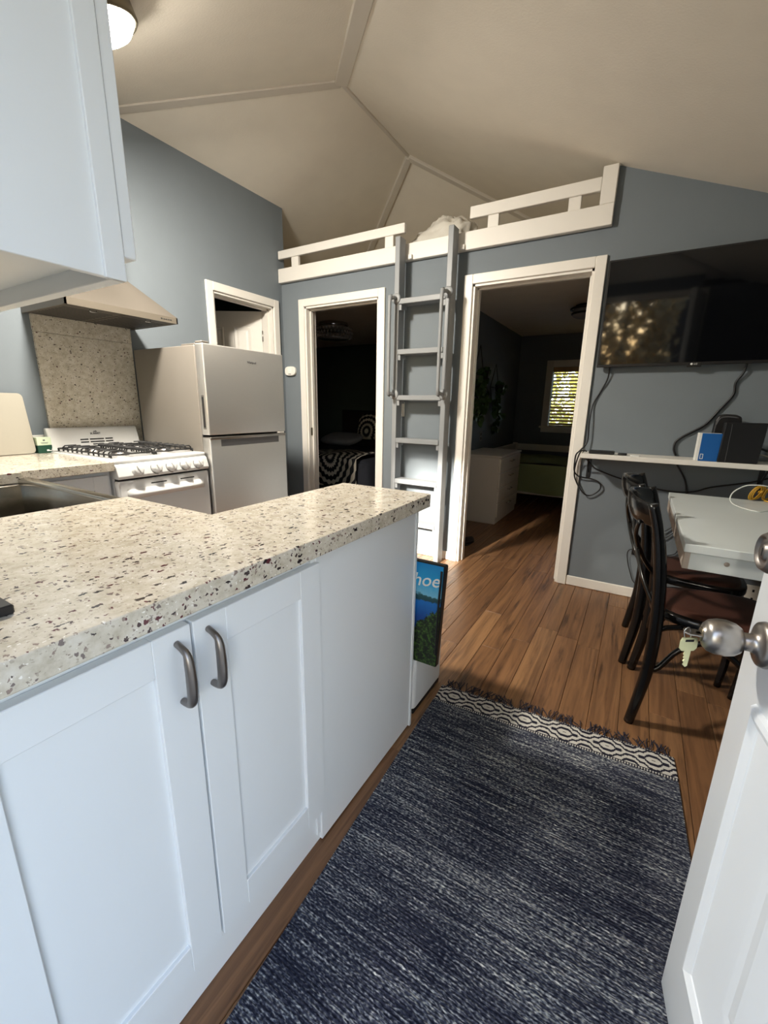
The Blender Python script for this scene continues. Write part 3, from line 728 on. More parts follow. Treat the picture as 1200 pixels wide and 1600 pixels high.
for gy0, gy1 in ((SY0+0.028, yc-0.006), (yc+0.006, SY1-0.028)):
    g = G(); r = 0.0042; gx0, gx1 = 0.115, 0.655; zt = 0.948
    g.tube([(gx0, gy0, zt-0.014), (gx1, gy0, zt-0.014), (gx1, gy1, zt-0.014), (gx0, gy1, zt-0.014)], r, 6, closed=True)
    for bx in (0.27, 0.54):
        for k in range(5):
            xx = bx-0.10+0.05*k
            for s in (0, 1):
                ya = gy0 if s == 0 else gy1; ym = (gy0+gy1)/2; e = 0.022 if k == 2 else 0.045
                yb = ym - e if s == 0 else ym + e
                yb2 = ya + (yb-ya)*0.15
                g.tube([(xx, ya, 0.921), (xx, ya, zt-0.006), (xx, yb2, zt+0.003), (xx, yb, zt+0.003)], r, 6)
    for xx, yy in ((gx0, gy0), (gx1, gy0), (gx0, gy1), (gx1, gy1)): g.tube([(xx, yy, 0.919), (xx, yy, zt-0.012)], 0.005, 6)
    g.tube([(gx0, (gy0+gy1)/2, zt-0.014), (gx1, (gy0+gy1)/2, zt-0.014)], r, 6)
    obj('grate', g, M['black_iron'], st)
for x_, y_ in ((0.07, SY0+0.04), (0.07, SY1-0.04), (0.62, SY0+0.04), (0.62, SY1-0.04)): g = G(); g.lathe([(0.018, 0), (0.018, 0.031), (0, 0.031)], 12, Matrix.Translation((x_, y_, 0.0))); obj('foot', g, M['black'], st)
# granite splash behind the stove
bs = thing('granite_splash', 'speckled granite splash panel on the wall behind the stove', 'backsplash', (0.01, -1.655, 0.911))
g = G(); g.box(0.0005, 0.020, -1.918, -1.398, 0.911, 1.5505, b=0.001); obj('lower_slab', g, M['granite'], bs)
g = G(); g.box(0.0005, 0.020, -1.919, -1.397, 1.552, 1.640, b=0.001); obj('upper_slab', g, M['granite'], bs)
# hood
hd = thing('range_hood', 'pyramid stainless steel hood above the stove', 'hood', (0.25, -1.66, 1.64))
HX, HY0, HY1, HZ = 0.475, -1.950, -1.372, 1.641
g = G(); g.box(0.002, HX, HY0, HY0+0.008, HZ-0.004, HZ+0.028); g.box(0.002, HX, HY1-0.008, HY1, HZ-0.004, HZ+0.028); g.box(HX-0.008, HX, HY0, HY1, HZ-0.004, HZ+0.028); g.box(0.004, HX-0.006, HY0+0.006, HY1-0.006, HZ+0.003, HZ+0.014)
hb = obj('rim', g, M['hood_rim'], hd)
a, b = (0.002, HX, HY0, HY1), (0.002, 0.27, -1.79, -1.53); zt = 1.86
F = [[(a[1], a[2], HZ+0.028), (a[1], a[3], HZ+0.028), (b[1], b[3], zt), (b[1], b[2], zt)], [(a[0], a[3], HZ+0.028), (b[0], b[3], zt), (b[1], b[3], zt), (a[1], a[3], HZ+0.028)], [(a[0], a[2], HZ+0.028), (a[1], a[2], HZ+0.028), (b[1], b[2], zt), (b[0], b[2], zt)], [(b[0], b[2], zt), (b[1], b[2], zt), (b[1], b[3], zt), (b[0], b[3], zt)]]
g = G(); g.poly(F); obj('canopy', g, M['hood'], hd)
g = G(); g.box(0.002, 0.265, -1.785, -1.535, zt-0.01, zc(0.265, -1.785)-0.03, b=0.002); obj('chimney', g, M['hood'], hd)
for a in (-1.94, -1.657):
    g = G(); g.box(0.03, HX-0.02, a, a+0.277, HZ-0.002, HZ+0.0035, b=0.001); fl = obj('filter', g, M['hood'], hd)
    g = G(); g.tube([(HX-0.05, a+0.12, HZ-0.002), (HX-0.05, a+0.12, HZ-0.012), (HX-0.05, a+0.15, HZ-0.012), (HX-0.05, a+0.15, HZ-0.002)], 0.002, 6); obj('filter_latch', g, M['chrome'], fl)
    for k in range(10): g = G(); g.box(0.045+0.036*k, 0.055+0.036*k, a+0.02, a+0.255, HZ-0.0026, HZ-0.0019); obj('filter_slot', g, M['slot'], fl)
for k in range(5): g = G(); g.box(HX-0.0005, HX+0.001, -1.475+0.014*k, -1.466+0.014*k, HZ+0.009, HZ+0.015); obj('button', g, M['chrome'], hd)

# ------------------------------------------------------------------ fridge
FX, FY0, FY1, FZ = 0.772, -1.443, -0.828, 1.512
fr = thing('refrigerator', 'stainless steel top freezer refrigerator beside the stove', 'refrigerator', (0.44, -1.135, 0))
g = G(); g.box(0.10, FX-0.078, FY0+0.004, FY1-0.004, 0.03, FZ-0.006, b=0.006, seg=2); obj('body', g, M['steel_side'], fr)
g = G(); g.box(FX-0.079, FX-0.068, FY0+0.012, FY1-0.012, 0.05, FZ-0.012); obj('door_gasket', g, M['black'], fr)
def fdoor(z0, z1):
    g = G(); g.box(FX-0.068, FX, FY0, FY1, z0, z1, b=0.007, seg=3); return g
fz = obj('freezer_door', fdoor(1.012, FZ), M['steel'], fr)
g = G(); g.box(FX-0.046, FX-0.022, FY0-0.0008, FY0+0.002, 1.045, 1.235, b=0.0006); hr = obj('grip_frame', g, M['nickel'], fz)
g = G(); g.box(FX-0.041, FX-0.028, FY0-0.0014, FY0+0.004, 1.055, 1.225); obj('grip_recess', g, M['slot'], hr)
text('badge', 'Whirlpool', 0.017, M['grey_print'], frame((FX+0.0005, -1.10, 1.438), (0, 1, 0), (0, 0, 1), (1, 0, 0)), fz, bold=0.0003)
fl_ = obj('fridge_door', fdoor(0.06, 1.000), M['steel'], fr)
g = G(); g.box(FX-0.060, FX+0.0045, FY0+0.001, FY1-0.001, 0.986, 1.0015, b=0.004, seg=2); obj('door_lip', g, M['nickel'], fl_)
g = G(); g.box(FX-0.004, FX+0.0008, FY0+0.075, FY1-0.07, 0.945, 0.985, b=0.0005); obj('grip_recess', g, M['grey_print'], fl_)
g = G(); g.box(FX-0.065, FX-0.01, FY0+0.002, FY0+0.05, FZ, FZ+0.012, b=0.003); g.box(FX-0.20, FX-0.08, FY0+0.01, FY0+0.045, FZ-0.007, FZ+0.003, b=0.002); obj('hinge_cover', g, M['steel_side'], fr)
for x_, y_ in ((0.16, FY0+0.05), (0.16, FY1-0.05), (0.63, FY0+0.05), (0.63, FY1-0.05)): g = G(); g.lathe([(0.02, 0), (0.02, 0.032), (0, 0.032)], 12, Matrix.Translation((x_, y_, 0))); obj('foot', g, M['black'], fr)

# ------------------------------------------------------------------ things on the left counter
g = G()
BM = frame((0.075, -2.335, 0.911), (0, 1, 0), Vector((-0.055, 0, 0.315)).normalized(), Vector((0.315, 0, 0.055)).normalized())
def rrect(w, h, r, n=5):
    P = []
    for cx, cy, a0 in ((w-r, r, -90), (w-r, h-r, 0), (r, h-r, 90), (r, r, 180)):
        for i in range(n+1): a = math.radians(a0+90*i/n); P.append((cx+r*math.cos(a), cy+r*math.sin(a)))
    return P
g.prism(rrect(0.31, 0.318, 0.022), 'z', 0, 0.012, b=0.001, M=BM)
solo('cutting_board', g, M['board'], 'pale cutting board leaning on the wall left of the stove', 'cutting board', (0.06, -2.18, 0.911))
ot = thing('outlet_plate', 'white outlet plate on the wall between cutting board and stove', 'outlet', (0.0, -1.96, 0.96))
g = G(); g.box(0.0005, 0.007, -2.01, -1.922, 0.932, 1.004, b=0.002); obj('cover', g, M['white_plastic'], ot)
g = G(); g.box(0.0068, 0.0085, -1.985, -1.947, 0.945, 0.992, b=0.001); obj('socket', g, M['white_card'], ot)
tb = thing('soap_box', 'small mint and dark green box standing beside the cutting board', 'box', (0.07, -1.985, 0.9105), (0, 0, 0.05))
g = G(); g.box(-0.02, 0.02, -0.034, 0.034, 0, 0.042, b=0.001); obj('lower_half', g, M['green'], tb, local=True)
g = G(); g.box(-0.02, 0.02, -0.034, 0.034, 0.0425, 0.085, b=0.001); obj('upper_half', g, M['mint'], tb, local=True)
g = G(); g.box(0.0202, 0.0208, -0.006, 0.004, 0.066, 0.073); g.box(0.0202, 0.0206, -0.018, 0.018, 0.056, 0.058); g.box(0.0202, 0.0206, -0.015, 0.015, 0.051, 0.053); obj('print', g, M['grey_print'], tb, local=True)
g = G(); g.box(0.0202, 0.0208, 0.006, 0.018, 0.010, 0.019); g.box(0.0202, 0.0206, 0.018, 0.029, 0.010, 0.014); obj('logo', g, M['white_card'], tb, local=True)

# ------------------------------------------------------------------ ceiling lamp (lit)
nrm = Vector((0, SN, -1)).normalized(); LC = Vector((0.94, -1.951, zn(-1.951)))
lu = Vector((1, 0, 0)); lv = nrm.cross(lu)
cl = thing('ceiling_lamp', 'lit round flush lamp with dark rim on the sloping ceiling', 'lamp', LC)
LM = frame(LC, lu, lv, nrm)
g = G(); g.lathe([(0.13, 0.002), (0.155, 0.006), (0.162, 0.066), (0.157, 0.072), (0.147, 0.070), (0.145, 0.045)], 40, LM); obj('rim', g, M['bronze'], cl)
g = G(); g.lathe([(0.144, 0.056), (0.140, 0.080), (0.124, 0.098), (0.07, 0.110), (0, 0.114)], 40, LM); obj('diffuser', g, M['lamp_on'], cl)
ld = bpy.data.lights.new('lamp_light', 'AREA'); ld.shape = 'DISK'; ld.size = 0.26; ld.energy = 64; ld.color = (1.0, 0.92, 0.80)
lo = bpy.data.objects.new('lamp_light', ld); C.objects.link(lo); lo.parent = cl
lo.matrix_local = Matrix.Translation(nrm*0.120) @ nrm.to_track_quat('-Z', 'Y').to_matrix().to_4x4()

# ------------------------------------------------------------------ loft edge
g = G(); g.box(0.002, 2.584, -0.040, -0.001, 2.217, 2.327, b=0.003); g.box(2.507, 2.585, -0.041, -0.002, 2.327, zr(2.585)-0.002, b=0.003)
struct('trim_11', g, M['trim'])
def railing(label, x0, x1, posts, z0, z1, cx):
    t = thing('loft_railing', label, 'railing', (cx, -0.02, 2.328))
    g = G(); g.box(x0, x1, -0.042, -0.012, z0, z1, b=0.003); obj('top_rail', g, M['trim'], t)
    for a, b in posts: g = G(); g.box(a, b, -0.030, -0.004, 2.328, z0+0.01, b=0.002); obj('post', g, M['trim'], t)
railing('low white loft railing left of the ladder', 0.010, 1.243, ((0.150, 0.227), (1.073, 1.144)), 2.401, 2.464, 0.6)
railing('low white loft railing above the open bedroom doorway', 1.730, 2.506, ((1.850, 1.921), (2.337, 2.406)), 2.398, 2.468, 2.1)
# crumpled white bag in the loft
from mathutils import noise as mnoise
def crumple(u, v):
    a = 2*PI*u; ph = v*PI/2
    d = Vector((math.cos(a)*math.cos(ph), math.sin(a)*math.cos(ph), math.sin(ph)))
    r = 1 + 0.16*mnoise.noise(d*1.7) + 0.20*(0.5-abs(mnoise.noise(d*3.1+Vector((3, 1, 2))))) + 0.10*(0.4-abs(mnoise.noise(d*7)))
    return (1.45+0.27*r*d.x, 0.26+0.17*r*d.y, 2.271+0.25*r*max(0, d.z)**0.85)
g = G(); g.grid(crumple, 72, 22)
solo('bedding_bag', g, M['cloth'], 'crumpled white plastic bedding bag lying in the loft behind the ladder', 'bag', (1.45, 0.26, 2.271))
g = G(); g.box(0.45, 0.62, 0.55, 0.70, 2.271, 2.52, b=0.004); solo('storage_box', g, M['apron'], 'small brown box in the loft behind the left railing', 'box', (0.53, 0.62, 2.271))

# ------------------------------------------------------------------ ladder
la = thing('loft_ladder', 'grey painted wooden ladder leading up to the loft', 'ladder', (1.445, -0.10, 0))
LY0, LY1 = -0.145, -0.056
for a, b in ((1.228, 1.266), (1.628, 1.666)):
    g = G(); g.prism([(LY0, 0.0), (LY1, 0.0), (LY1, 2.345), (LY0, 2.345)], 'x', a, b, b=0.003); obj('stile', g, M['ladder'], la)
for z in (1.942, 1.600, 1.274, 0.955, 0.638, 0.305):
    g = G(); g.box(1.267, 1.627, LY0-0.004, LY1+0.004, z-0.036, z, b=0.003); rg = obj('rung', g, M['ladder'], la)
    for a, b in ((1.267, 1.287), (1.607, 1.627)):
        g = G(); g.prism([(LY0+0.005, z-0.037), (LY1, z-0.037), (LY1, z-0.060), (LY0+0.05, z-0.060), (LY0+0.035, z-0.075), (LY0+0.005, z-0.075)], 'x', a, b, b=0.001); obj('cleat', g, M['ladder'], rg)
for xc, dx in ((1.247, -0.012), (1.647, -0.012)):
    g = G()
    g.tube([(xc, LY0-0.002, 1.945), (xc, LY0-0.035, 1.945), (xc+dx*0.6, LY0-0.062, 1.935), (xc+dx, LY0-0.075, 1.905), (xc+dx, LY0-0.075, 1.32), (xc+dx*0.6, LY0-0.062, 1.29), (xc, LY0-0.035, 1.28), (xc, LY0-0.002, 1.28)], 0.0125, 12, sub=4)
    h = obj('grab_handle', g, M['ladder'], la)
    for z in (1.945, 1.28):
        g = G(); g.lathe([(0.036, 0.0), (0.036, 0.007), (0.030, 0.011), (0.015, 0.012)], 24, frame((xc, LY0, z), (1, 0, 0), (0, 0, 1), (0, -1, 0))); obj('flange', g, M['ladder'], h)
for x_, nm in ((1.300, 'small white catch block on the fascia right of the left ladder stile'), (1.694, 'small white catch block on the fascia right of the right ladder stile')):
    g = G(); g.box(x_-0.014, x_+0.014, -0.058, -0.041, 2.219, 2.249, b=0.002); solo('catch_block', g, M['trim'], nm, 'bracket', (x_, -0.041, 2.219), 'catch blocks beside the ladder stiles')
sw = thing('light_switch', 'white switch plate on the wall behind the ladder', 'switch', (1.225, -0.004, 1.17))
g = G(); g.box(1.190, 1.262, -0.006, -0.0005, 1.115, 1.228, b=0.002); obj('plate', g, M['white_plastic'], sw)
g = G(); g.box(1.212, 1.238, -0.010, -0.005, 1.14, 1.20, b=0.002); obj('rocker', g, M['white_plastic'], sw)
th = thing('thermostat', 'oval white detector on the wall between fridge and bedroom door', 'thermostat', (0.085, 0, 1.488))
g = G(); g.prism([(0.085+0.062*(abs(math.cos(a))**0.6)*(1 if math.cos(a) > 0 else -1), 1.488+0.04*(abs(math.sin(a))**0.75)*(1 if math.sin(a) > 0 else -1)) for a in [2*PI*i/32 for i in range(32)]], 'y', -0.028, -0.0005, b=0.006, seg=2); obj('shell', g, M['white_plastic'], th)
g = G(); g.box(0.062, 0.108, -0.0295, -0.0275, 1.482, 1.512, b=0.0008); obj('face_plate', g, M['white_card'], th)
g = G(); g.box(0.068, 0.10, -0.0295, -0.0275, 1.458, 1.464); obj('grille', g, M['grey_print'], th)

# ------------------------------------------------------------------ television
tv = thing('television', 'black flat screen television mounted on the blue grey wall', 'television', (3.09, -0.05, 1.44), (math.radians(3.4), 0, math.radians(-0.4)))
TW, TH = 0.486, 0.575
g = G(); g.box(-TW, TW, -0.012, 0.012, 0, TH, b=0.003); obj('casing', g, M['black'], tv, local=True)
g = G(); g.box(-0.3, 0.3, 0.012, 0.030, 0.05, 0.42, b=0.006); obj('back_box', g, M['black'], tv, local=True)
g = G(); g.box(-TW+0.009, TW-0.009, -0.0132, -0.0115, 0.016, TH-0.009); obj('screen', g, M['screen'], tv, local=True)
g = G(); g.box(-0.032, 0.032, -0.014, 0.004, -0.010, 0.0135, b=0.002); lgp = obj('logo_tab', g, M['black'], tv, local=True)
LOC['tvlogo'] = LOC[tv.name]
text('logo', 'LG', 0.013, M['white_card'], LOC[tv.name] @ frame((0.006, -0.0146, 0.005), (1, 0, 0), (0, 0, 1), (0, -1, 0)), lgp)
g = G(); g.lathe([(0.006, 0), (0.006, 0.0004), (0, 0.0004)], 16, frame((-0.012, -0.0142, 0.005), (1, 0, 0), (0, 0, 1), (0, -1, 0))); obj('logo_disc', g, M['white_card'], lgp, local=True)
g = G(); g.box(-0.16, 0.16, 0.028, 0.048, 0.16, 0.36); obj('wall_mount', g, M['black'], tv, local=True)

# ------------------------------------------------------------------ wall shelf and its things
sh = thing('wall_shelf', 'long white shelf board on black brackets under the television', 'shelf', (3.18, -0.12, 0.905))
g = G(); g.box(2.598, XR-0.003, -0.215, -0.002, 0.905, 0.932, b=0.002); obj('board', g, M['trim'], sh)
for x_ in (2.632, 3.49):
    g = G(); g.box(x_-0.012, x_+0.012, -0.005, -0.0005, 0.765, 0.904); g.box(x_-0.012, x_+0.012, -0.17, -0.001, 0.900, 0.9045); g.tube([(x_, -0.006, 0.80), (x_, -0.12, 0.900)], 0.005, 6); obj('bracket', g, M['black'], sh)
def cable(name, pts, r, m, label, sub=6):
    g = G(); g.tube(pts, r, 7, sub=sub); return solo(name, g, m, label, 'cable', pts[0])
cable('power_cable', [(2.672, -0.030, 1.47), (2.672, -0.016, 1.383), (2.64, -0.008, 1.30), (2.608, -0.012, 1.223), (2.602, -0.028, 1.113), (2.605, -0.028, 0.992), (2.572, -0.05, 0.937), (2.552, -0.05, 0.91), (2.548, -0.045, 0.866), (2.552, -0.04, 0.802), (2.584, -0.03, 0.766), (2.653, -0.02, 0.757), (2.707, -0.02, 0.735), (2.714, -0.02, 0.692), (2.665, -0.02, 0.648), (2.620, -0.028, 0.66), (2.566, -0.032, 0.74), (2.553, -0.04, 0.80), (2.560, -0.05, 0.87), (2.585, -0.10, 0.939), (2.618, -0.13, 0.941)],
      0.0045, M['black'], 'black cable looping from the television past the left shelf end')
cable('signal_cable', [(3.322, -0.03, 1.47), (3.318, -0.02, 1.40), (3.294, -0.010, 1.345), (3.294, -0.010, 1.282), (3.248, -0.010, 1.203), (3.191, -0.010, 1.114), (3.085, -0.010, 1.033), (3.069, -0.014, 0.981), (3.085, -0.016, 0.936)],
      0.006, M['black'], 'black cable dropping from the television to the shelf before the blue box')
cable('drop_cable', [(3.088, -0.012, 0.901), (3.12, -0.010, 0.853), (3.155, -0.010, 0.79), (3.175, -0.012, 0.70), (3.18, -0.012, 0.60)], 0.005, M['black'], 'black cable falling from under the shelf behind the white table')
cable('wall_cable', [(2.60, -0.012, 0.895), (2.655, -0.012, 0.835), (2.70, -0.010, 0.812), (2.786, -0.010, 0.782), (2.877, -0.010, 0.759), (3.0, -0.010, 0.732), (3.11, -0.010, 0.722), (3.207, -0.010, 0.735), (3.277, -0.010, 0.767), (3.388, -0.010, 0.798), (3.467, -0.010, 0.82), (3.6, -0.010, 0.88)],
      0.0042, M['black'], 'long black cable sagging along the wall between shelf and table')
g = G(); g.box(2.635, 2.772, -0.185, -0.115, 0.9325, 0.952, b=0.004); solo('streaming_puck', g, M['black'], 'flat black adapter block at the left end of the white shelf', 'adapter', (2.70, -0.15, 0.9325))
g = G(); g.box(2.790, 2.838, -0.175, -0.130, 0.9325, 0.944, b=0.005, seg=2); solo('remote_dongle', g, M['black'], 'tiny black dongle right of the adapter block on the shelf', 'dongle', (2.81, -0.15, 0.9325))
g = G(); g.prism(rrect(0.05, 0.03, 0.008), 'z', 0.9325, 0.936, M=Matrix.Translation((2.855, -0.17, 0))); solo('white_tag', g, M['white_card'], 'small flat white tag lying on the shelf', 'tag', (2.88, -0.155, 0.9325))
bb = thing('blue_booklet', 'blue and white box standing on the shelf against the black modem', 'box', (3.20, -0.165, 0.9325), (0, 0, 0.10))
g = G(); g.box(-0.030, 0.062, -0.036, -0.012, 0, 0.146, b=0.001); obj('blue_sleeve', g, M['blue_box'], bb, local=True)
g = G(); g.box(-0.042, 0.062, -0.0118, 0.012, 0, 0.147, b=0.001); g.box(-0.042, -0.0302, -0.036, -0.0118, 0, 0.147); obj('white_inner', g, M['white_card'], bb, local=True)
g = G()
for a, b, c, d in ((-0.024, -0.010, 0.010, 0.013), (-0.024, -0.010, 0.035, 0.038), (-0.024, -0.0215, 0.010, 0.038), (-0.0125, -0.010, 0.010, 0.038)): g.box(a, b, -0.0365, -0.0358, c, d)
obj('logo', g, M['white_card'], bb, local=True)
md = thing('modem', 'large black square modem tower on the white shelf', 'modem', (3.34, -0.13, 0.9325), (0, 0, 0.06))
g = G(); g.prism([(-0.088, 0), (0.080, 0), (0.090, 0.206), (-0.082, 0.204)], 'y', -0.075, -0.025, b=0.003); obj('case', g, M['black'], md, local=True)
g = G(); g.box(-0.0555, -0.054, -0.0765, -0.0745, 0.004, 0.198); obj('seam', g, M['grey_print'], md, local=True)
sp_ = thing('speaker', 'rounded black router standing behind the black modem', 'router', (3.285, -0.075, 0.9325))
g = G(); g.prism([(-0.065, 0), (0.055, 0), (0.062, 0.20), (0.055, 0.233), (0.03, 0.245), (-0.02, 0.247), (-0.045, 0.238), (-0.055, 0.215)], 'y', -0.02, 0.03, b=0.008, seg=2); obj('shell', g, M['black'], sp_, local=True)
g = G(); g.tube([(-0.048, -0.021, 0.19), (-0.035, -0.021, 0.225), (0.0, -0.021, 0.233), (0.04, -0.021, 0.228)], 0.003, 6, sub=3); obj('light_line', g, M['grey_print'], sp_, local=True)
cable('router_cable', [(3.40, -0.09, 1.0), (3.44, -0.07, 1.005), (3.50, -0.07, 0.985), (3.58, -0.07, 0.955), (3.66, -0.06, 0.94)], 0.006, M['black'], 'thick black cable leaving the right side of the modem')
cable('beige_cable', [(3.40, -0.105, 0.970), (3.46, -0.11, 0.972), (3.52, -0.12, 0.950), (3.60, -0.12, 0.940)], 0.004, M['board'], 'beige cable leaving the modem below the thick black one')

# ------------------------------------------------------------------ table
tb_ = thing('desk_table', 'white wall table with the two black chairs pushed under it', 'table', (3.42, -0.75, 0))
TX0, TY0, TY1 = 3.073, -1.300, -0.192
g = G(); g.box(TX0, XR-0.004, TY0, TY1, 0.715, 0.745, b=0.002); obj('tabletop', g, M['table'], tb_)
g = G(); g.box(TX0+0.022, XR-0.01, TY0+0.012, TY0+0.032, 0.652, 0.714, b=0.001); fa = obj('front_apron', g, M['table'], tb_)
g = G(); g.lathe([(0.008, 0), (0.008, 0.0008), (0, 0.0008)], 14, frame((TX0+0.125, TY0+0.012, 0.690), (1, 0, 0), (0, 0, 1), (0, -1, 0))); obj('screw_cap', g, M['apron'], fa)
g = G(); g.box(TX0+0.004, TX0+0.022, TY0+0.012, TY1-0.01, 0.652, 0.714, b=0.001); obj('side_apron', g, M['apron'], tb_)
for y_ in (TY0+0.06, TY1-0.08):
    g = G(); g.box(XR-0.08, XR-0.03, y_-0.025, y_+0.025, 0, 0.714, b=0.003); obj('leg', g, M['table'], tb_)
# yellow cable hank on the table
g = G()
for k in range(5):
    cx = 3.437+0.010*k+(0.03 if k > 2 else 0); P = []
    for i in range(16):
        a = 2*PI*i/16; P.append((cx+0.020*math.cos(a)+0.012*math.sin(a), -0.225+0.012*k+0.01*math.cos(a), 0.788+0.036*math.sin(a)))
    g.tube(P, 0.0035, 6, closed=True)
g.tube([(3.462, -0.235, 0.80), (3.468, -0.20, 0.80), (3.462, -0.17, 0.79), (3.456, -0.20, 0.785)], 0.005, 6, closed=True)
g.tube([(3.48, -0.22, 0.752), (3.505, -0.24, 0.755), (3.52, -0.25, 0.79), (3.54, -0.22, 0.81), (3.60, -0.2, 0.80)], 0.0035, 6, sub=4)
solo('cable_hank', g, M['yellow'], 'coiled yellow network cable at the back of the white table', 'cable', (3.45, -0.22, 0.745))
cable('charging_cable', [(3.58, -0.50, 0.747), (3.46, -0.475, 0.747), (3.40, -0.53, 0.7475), (3.335, -0.46, 0.752), (3.318, -0.38, 0.766), (3.328, -0.36, 0.803), (3.368, -0.35, 0.836), (3.406, -0.35, 0.845), (3.455, -0.34, 0.842), (3.52, -0.32, 0.82), (3.60, -0.30, 0.78)], 0.0028, M['white_cable'], 'thin white cable arching over the white table')
# plugs low on the wall
pl = thing('wall_plug', 'black plug adapter in the wall behind the chair backs', 'plug', (2.975, -0.02, 0.325))
g = G(); g.box(2.945, 3.02, -0.045, -0.0005, 0.300, 0.354, b=0.004); obj('adapter', g, M['black'], pl)
g = G(); g.tube([(2.948, -0.025, 0.332), (2.932, -0.025, 0.325), (2.923, -0.02, 0.296), (2.935, -0.016, 0.233), (2.956, -0.016, 0.172), (2.982, -0.018, 0.115), (3.03, -0.02, 0.098), (3.08, -0.02, 0.095)], 0.0028, 6, sub=5); obj('cord', g, M['black'], pl)
for k, (pts, lb) in enumerate((([(3.05, -0.02, 0.44), (3.10, -0.015, 0.475), (3.16, -0.012, 0.528), (3.24, -0.012, 0.57)], 'upper of the two thin black cords under the table'), ([(3.05, -0.02, 0.385), (3.104, -0.015, 0.428), (3.171, -0.012, 0.496), (3.26, -0.012, 0.55)], 'lower of the two thin black cords under the table'), ([(3.07, -0.03, 0.31), (3.126, -0.015, 0.322), (3.172, -0.012, 0.342), (3.19, -0.012, 0.386), (3.223, -0.012, 0.425), (3.30, -0.012, 0.47)], 'curled black cord low on the wall above the far seat'))):
    cable('cord', pts, 0.003, M['black'], lb)
ol = thing('low_outlet', 'white wall outlet low beside the table end', 'outlet', (3.573, 0, 0.164))
g = G(); g.box(3.538, 3.608, -0.006, -0.0005, 0.11, 0.225, b=0.002); obj('cover', g, M['white_plastic'], ol)
for a in (0.185, 0.135): g = G(); g.box(3.568, 3.578, -0.0068, -0.0058, a, a+0.015); obj('socket', g, M['slot'], ol)

# ------------------------------------------------------------------ chairs (front is +x)
def make_chair(loc, label, group):
    t = thing('cross_back_chair', label, 'chair', loc, (0, 0, 0), group)
    BLK = M['black_gloss']
    prof = [(0.0, 0.0), (0.016, 0.11), (0.030, 0.23), (0.033, 0.38), (0.026, 0.52), (0.009, 0.66), (-0.014, 0.78), (-0.042, 0.872)]
    for s in (-1, 1):
        pts = [(x-0.215, s*(0.205-0.012*math.sin(PI*min(z/0.9, 1))), z) for x, z in prof]
        g = G(); g.tube(pts, [0.017, 0.019, 0.021, 0.022, 0.022, 0.021, 0.019, 0.017], 10, sub=4); obj('rear_leg', g, BLK, t, local=True)
    # front legs, curved in and splayed at the foot
    for s in (-1, 1):
        g = G(); g.tube([(0.150, s*0.165, 0.435), (0.165, s*0.172, 0.30), (0.170, s*0.178, 0.15), (0.158, s*0.185, 0.0)], [0.019, 0.018, 0.016, 0.013], 10, sub=4); obj('front_leg', g, BLK, t, local=True)
    # seat frame: rounded trapezoid
    def outline(sc, n=48):
        P = []
        for i in range(n):
            a = 2*PI*i/n; c, s = math.cos(a), math.sin(a)
            x = 0.205*(abs(c)**0.62)*(1 if c > 0 else -1); w = 0.190+0.035*(x/0.205)
            y = w*(abs(s)**0.62)*(1 if s > 0 else -1)
            P.append((x*sc+0.0, y*sc))
        return P
    g = G(); g.prism(outline(1.0), 'z', 0.425, 0.462, b=0.010, seg=3, smooth=True); obj('seat_frame', g, BLK, t, local=True)
    g = G(); O = outline(0.91)
    def pad(u, v):
        i = (u*48) % 48; k = int(i) % 48
        return (O[k][0]*(1-v), O[k][1]*(1-v), 0.461+0.013*min(1, (v*5))**0.5)
    g.grid(pad, 48, 8); obj('seat_pad', g, M['leather'], t, local=True)
    # top rail: a wide bowed board between the posts
    def rail(u, v):
        s = 2*u-1; bow = 0.082*(1-abs(s)**2.4)
        hgt = 0.052*(1-0.25*s*s) ; a = 2*PI*v
        cx = -0.215-0.026-bow; cz = 0.826+0.012*(1-s*s)
        return (cx-0.013*math.cos(a)*1.0-0.20*hgt*math.sin(a), s*0.200, cz+hgt*math.sin(a))
    g = G(); g.grid(rail, 20, 16); obj('top_rail', g, BLK, t, local=True)
    # crossing bentwood slats
    for s in (-1, 1):
        pts = [(-0.196, -s*0.185, 0.49), (-0.240, -s*0.12, 0.565), (-0.276, 0.0, 0.655), (-0.296, s*0.09, 0.735), (-0.292, s*0.14, 0.795)]
        pts = [(x-0.004*s, y, z) for x, y, z in pts]
        g = G(); g.tube(pts, 0.014, 8, sub=4, flat=0.55, up=(1, 0, 0)); obj('cross_slat', g, BLK, t, local=True)
    # bentwood arches under the seat
    for s in (-1, 1):
        g = G(); g.tube([(-0.182, s*0.19, 0.235), (-0.150, s*0.187, 0.255), (-0.10, s*0.182, 0.34), (-0.02, s*0.175, 0.388), (0.07, s*0.172, 0.34), (0.135, s*0.170, 0.255), (0.160, s*0.172, 0.235)], 0.0105, 8, sub=4); obj('side_arch', g, BLK, t, local=True)
    for xx, w in ((-0.180, 0.19), (0.160, 0.168)):
        g = G(); g.tube([(xx, -w, 0.235), (xx, -w*0.75, 0.26), (xx, -w*0.45, 0.35), (xx, 0, 0.395), (xx, w*0.45, 0.35), (xx, w*0.75, 0.26), (xx, w, 0.235)], 0.0105, 8, sub=4); obj('cross_arch', g, BLK, t, local=True)
    for s in (-1, 1):   # corner brackets
        g = G(); g.tube([(-0.186, s*0.192, 0.36), (-0.165, s*0.188, 0.41), (-0.10, s*0.165, 0.425)], 0.010, 8, sub=4); obj('corner_brace', g, BLK, t, local=True)
    return t
CH = 'black cross back chairs at the white table'
ch1 = make_chair((3.217, -1.112, 0), 'black cross back chair with brown seat at the near end of the table', CH)
dup(ch1, (3.178, -0.667, 0), 'black cross back chair at the far end of the table by the wall', CH)

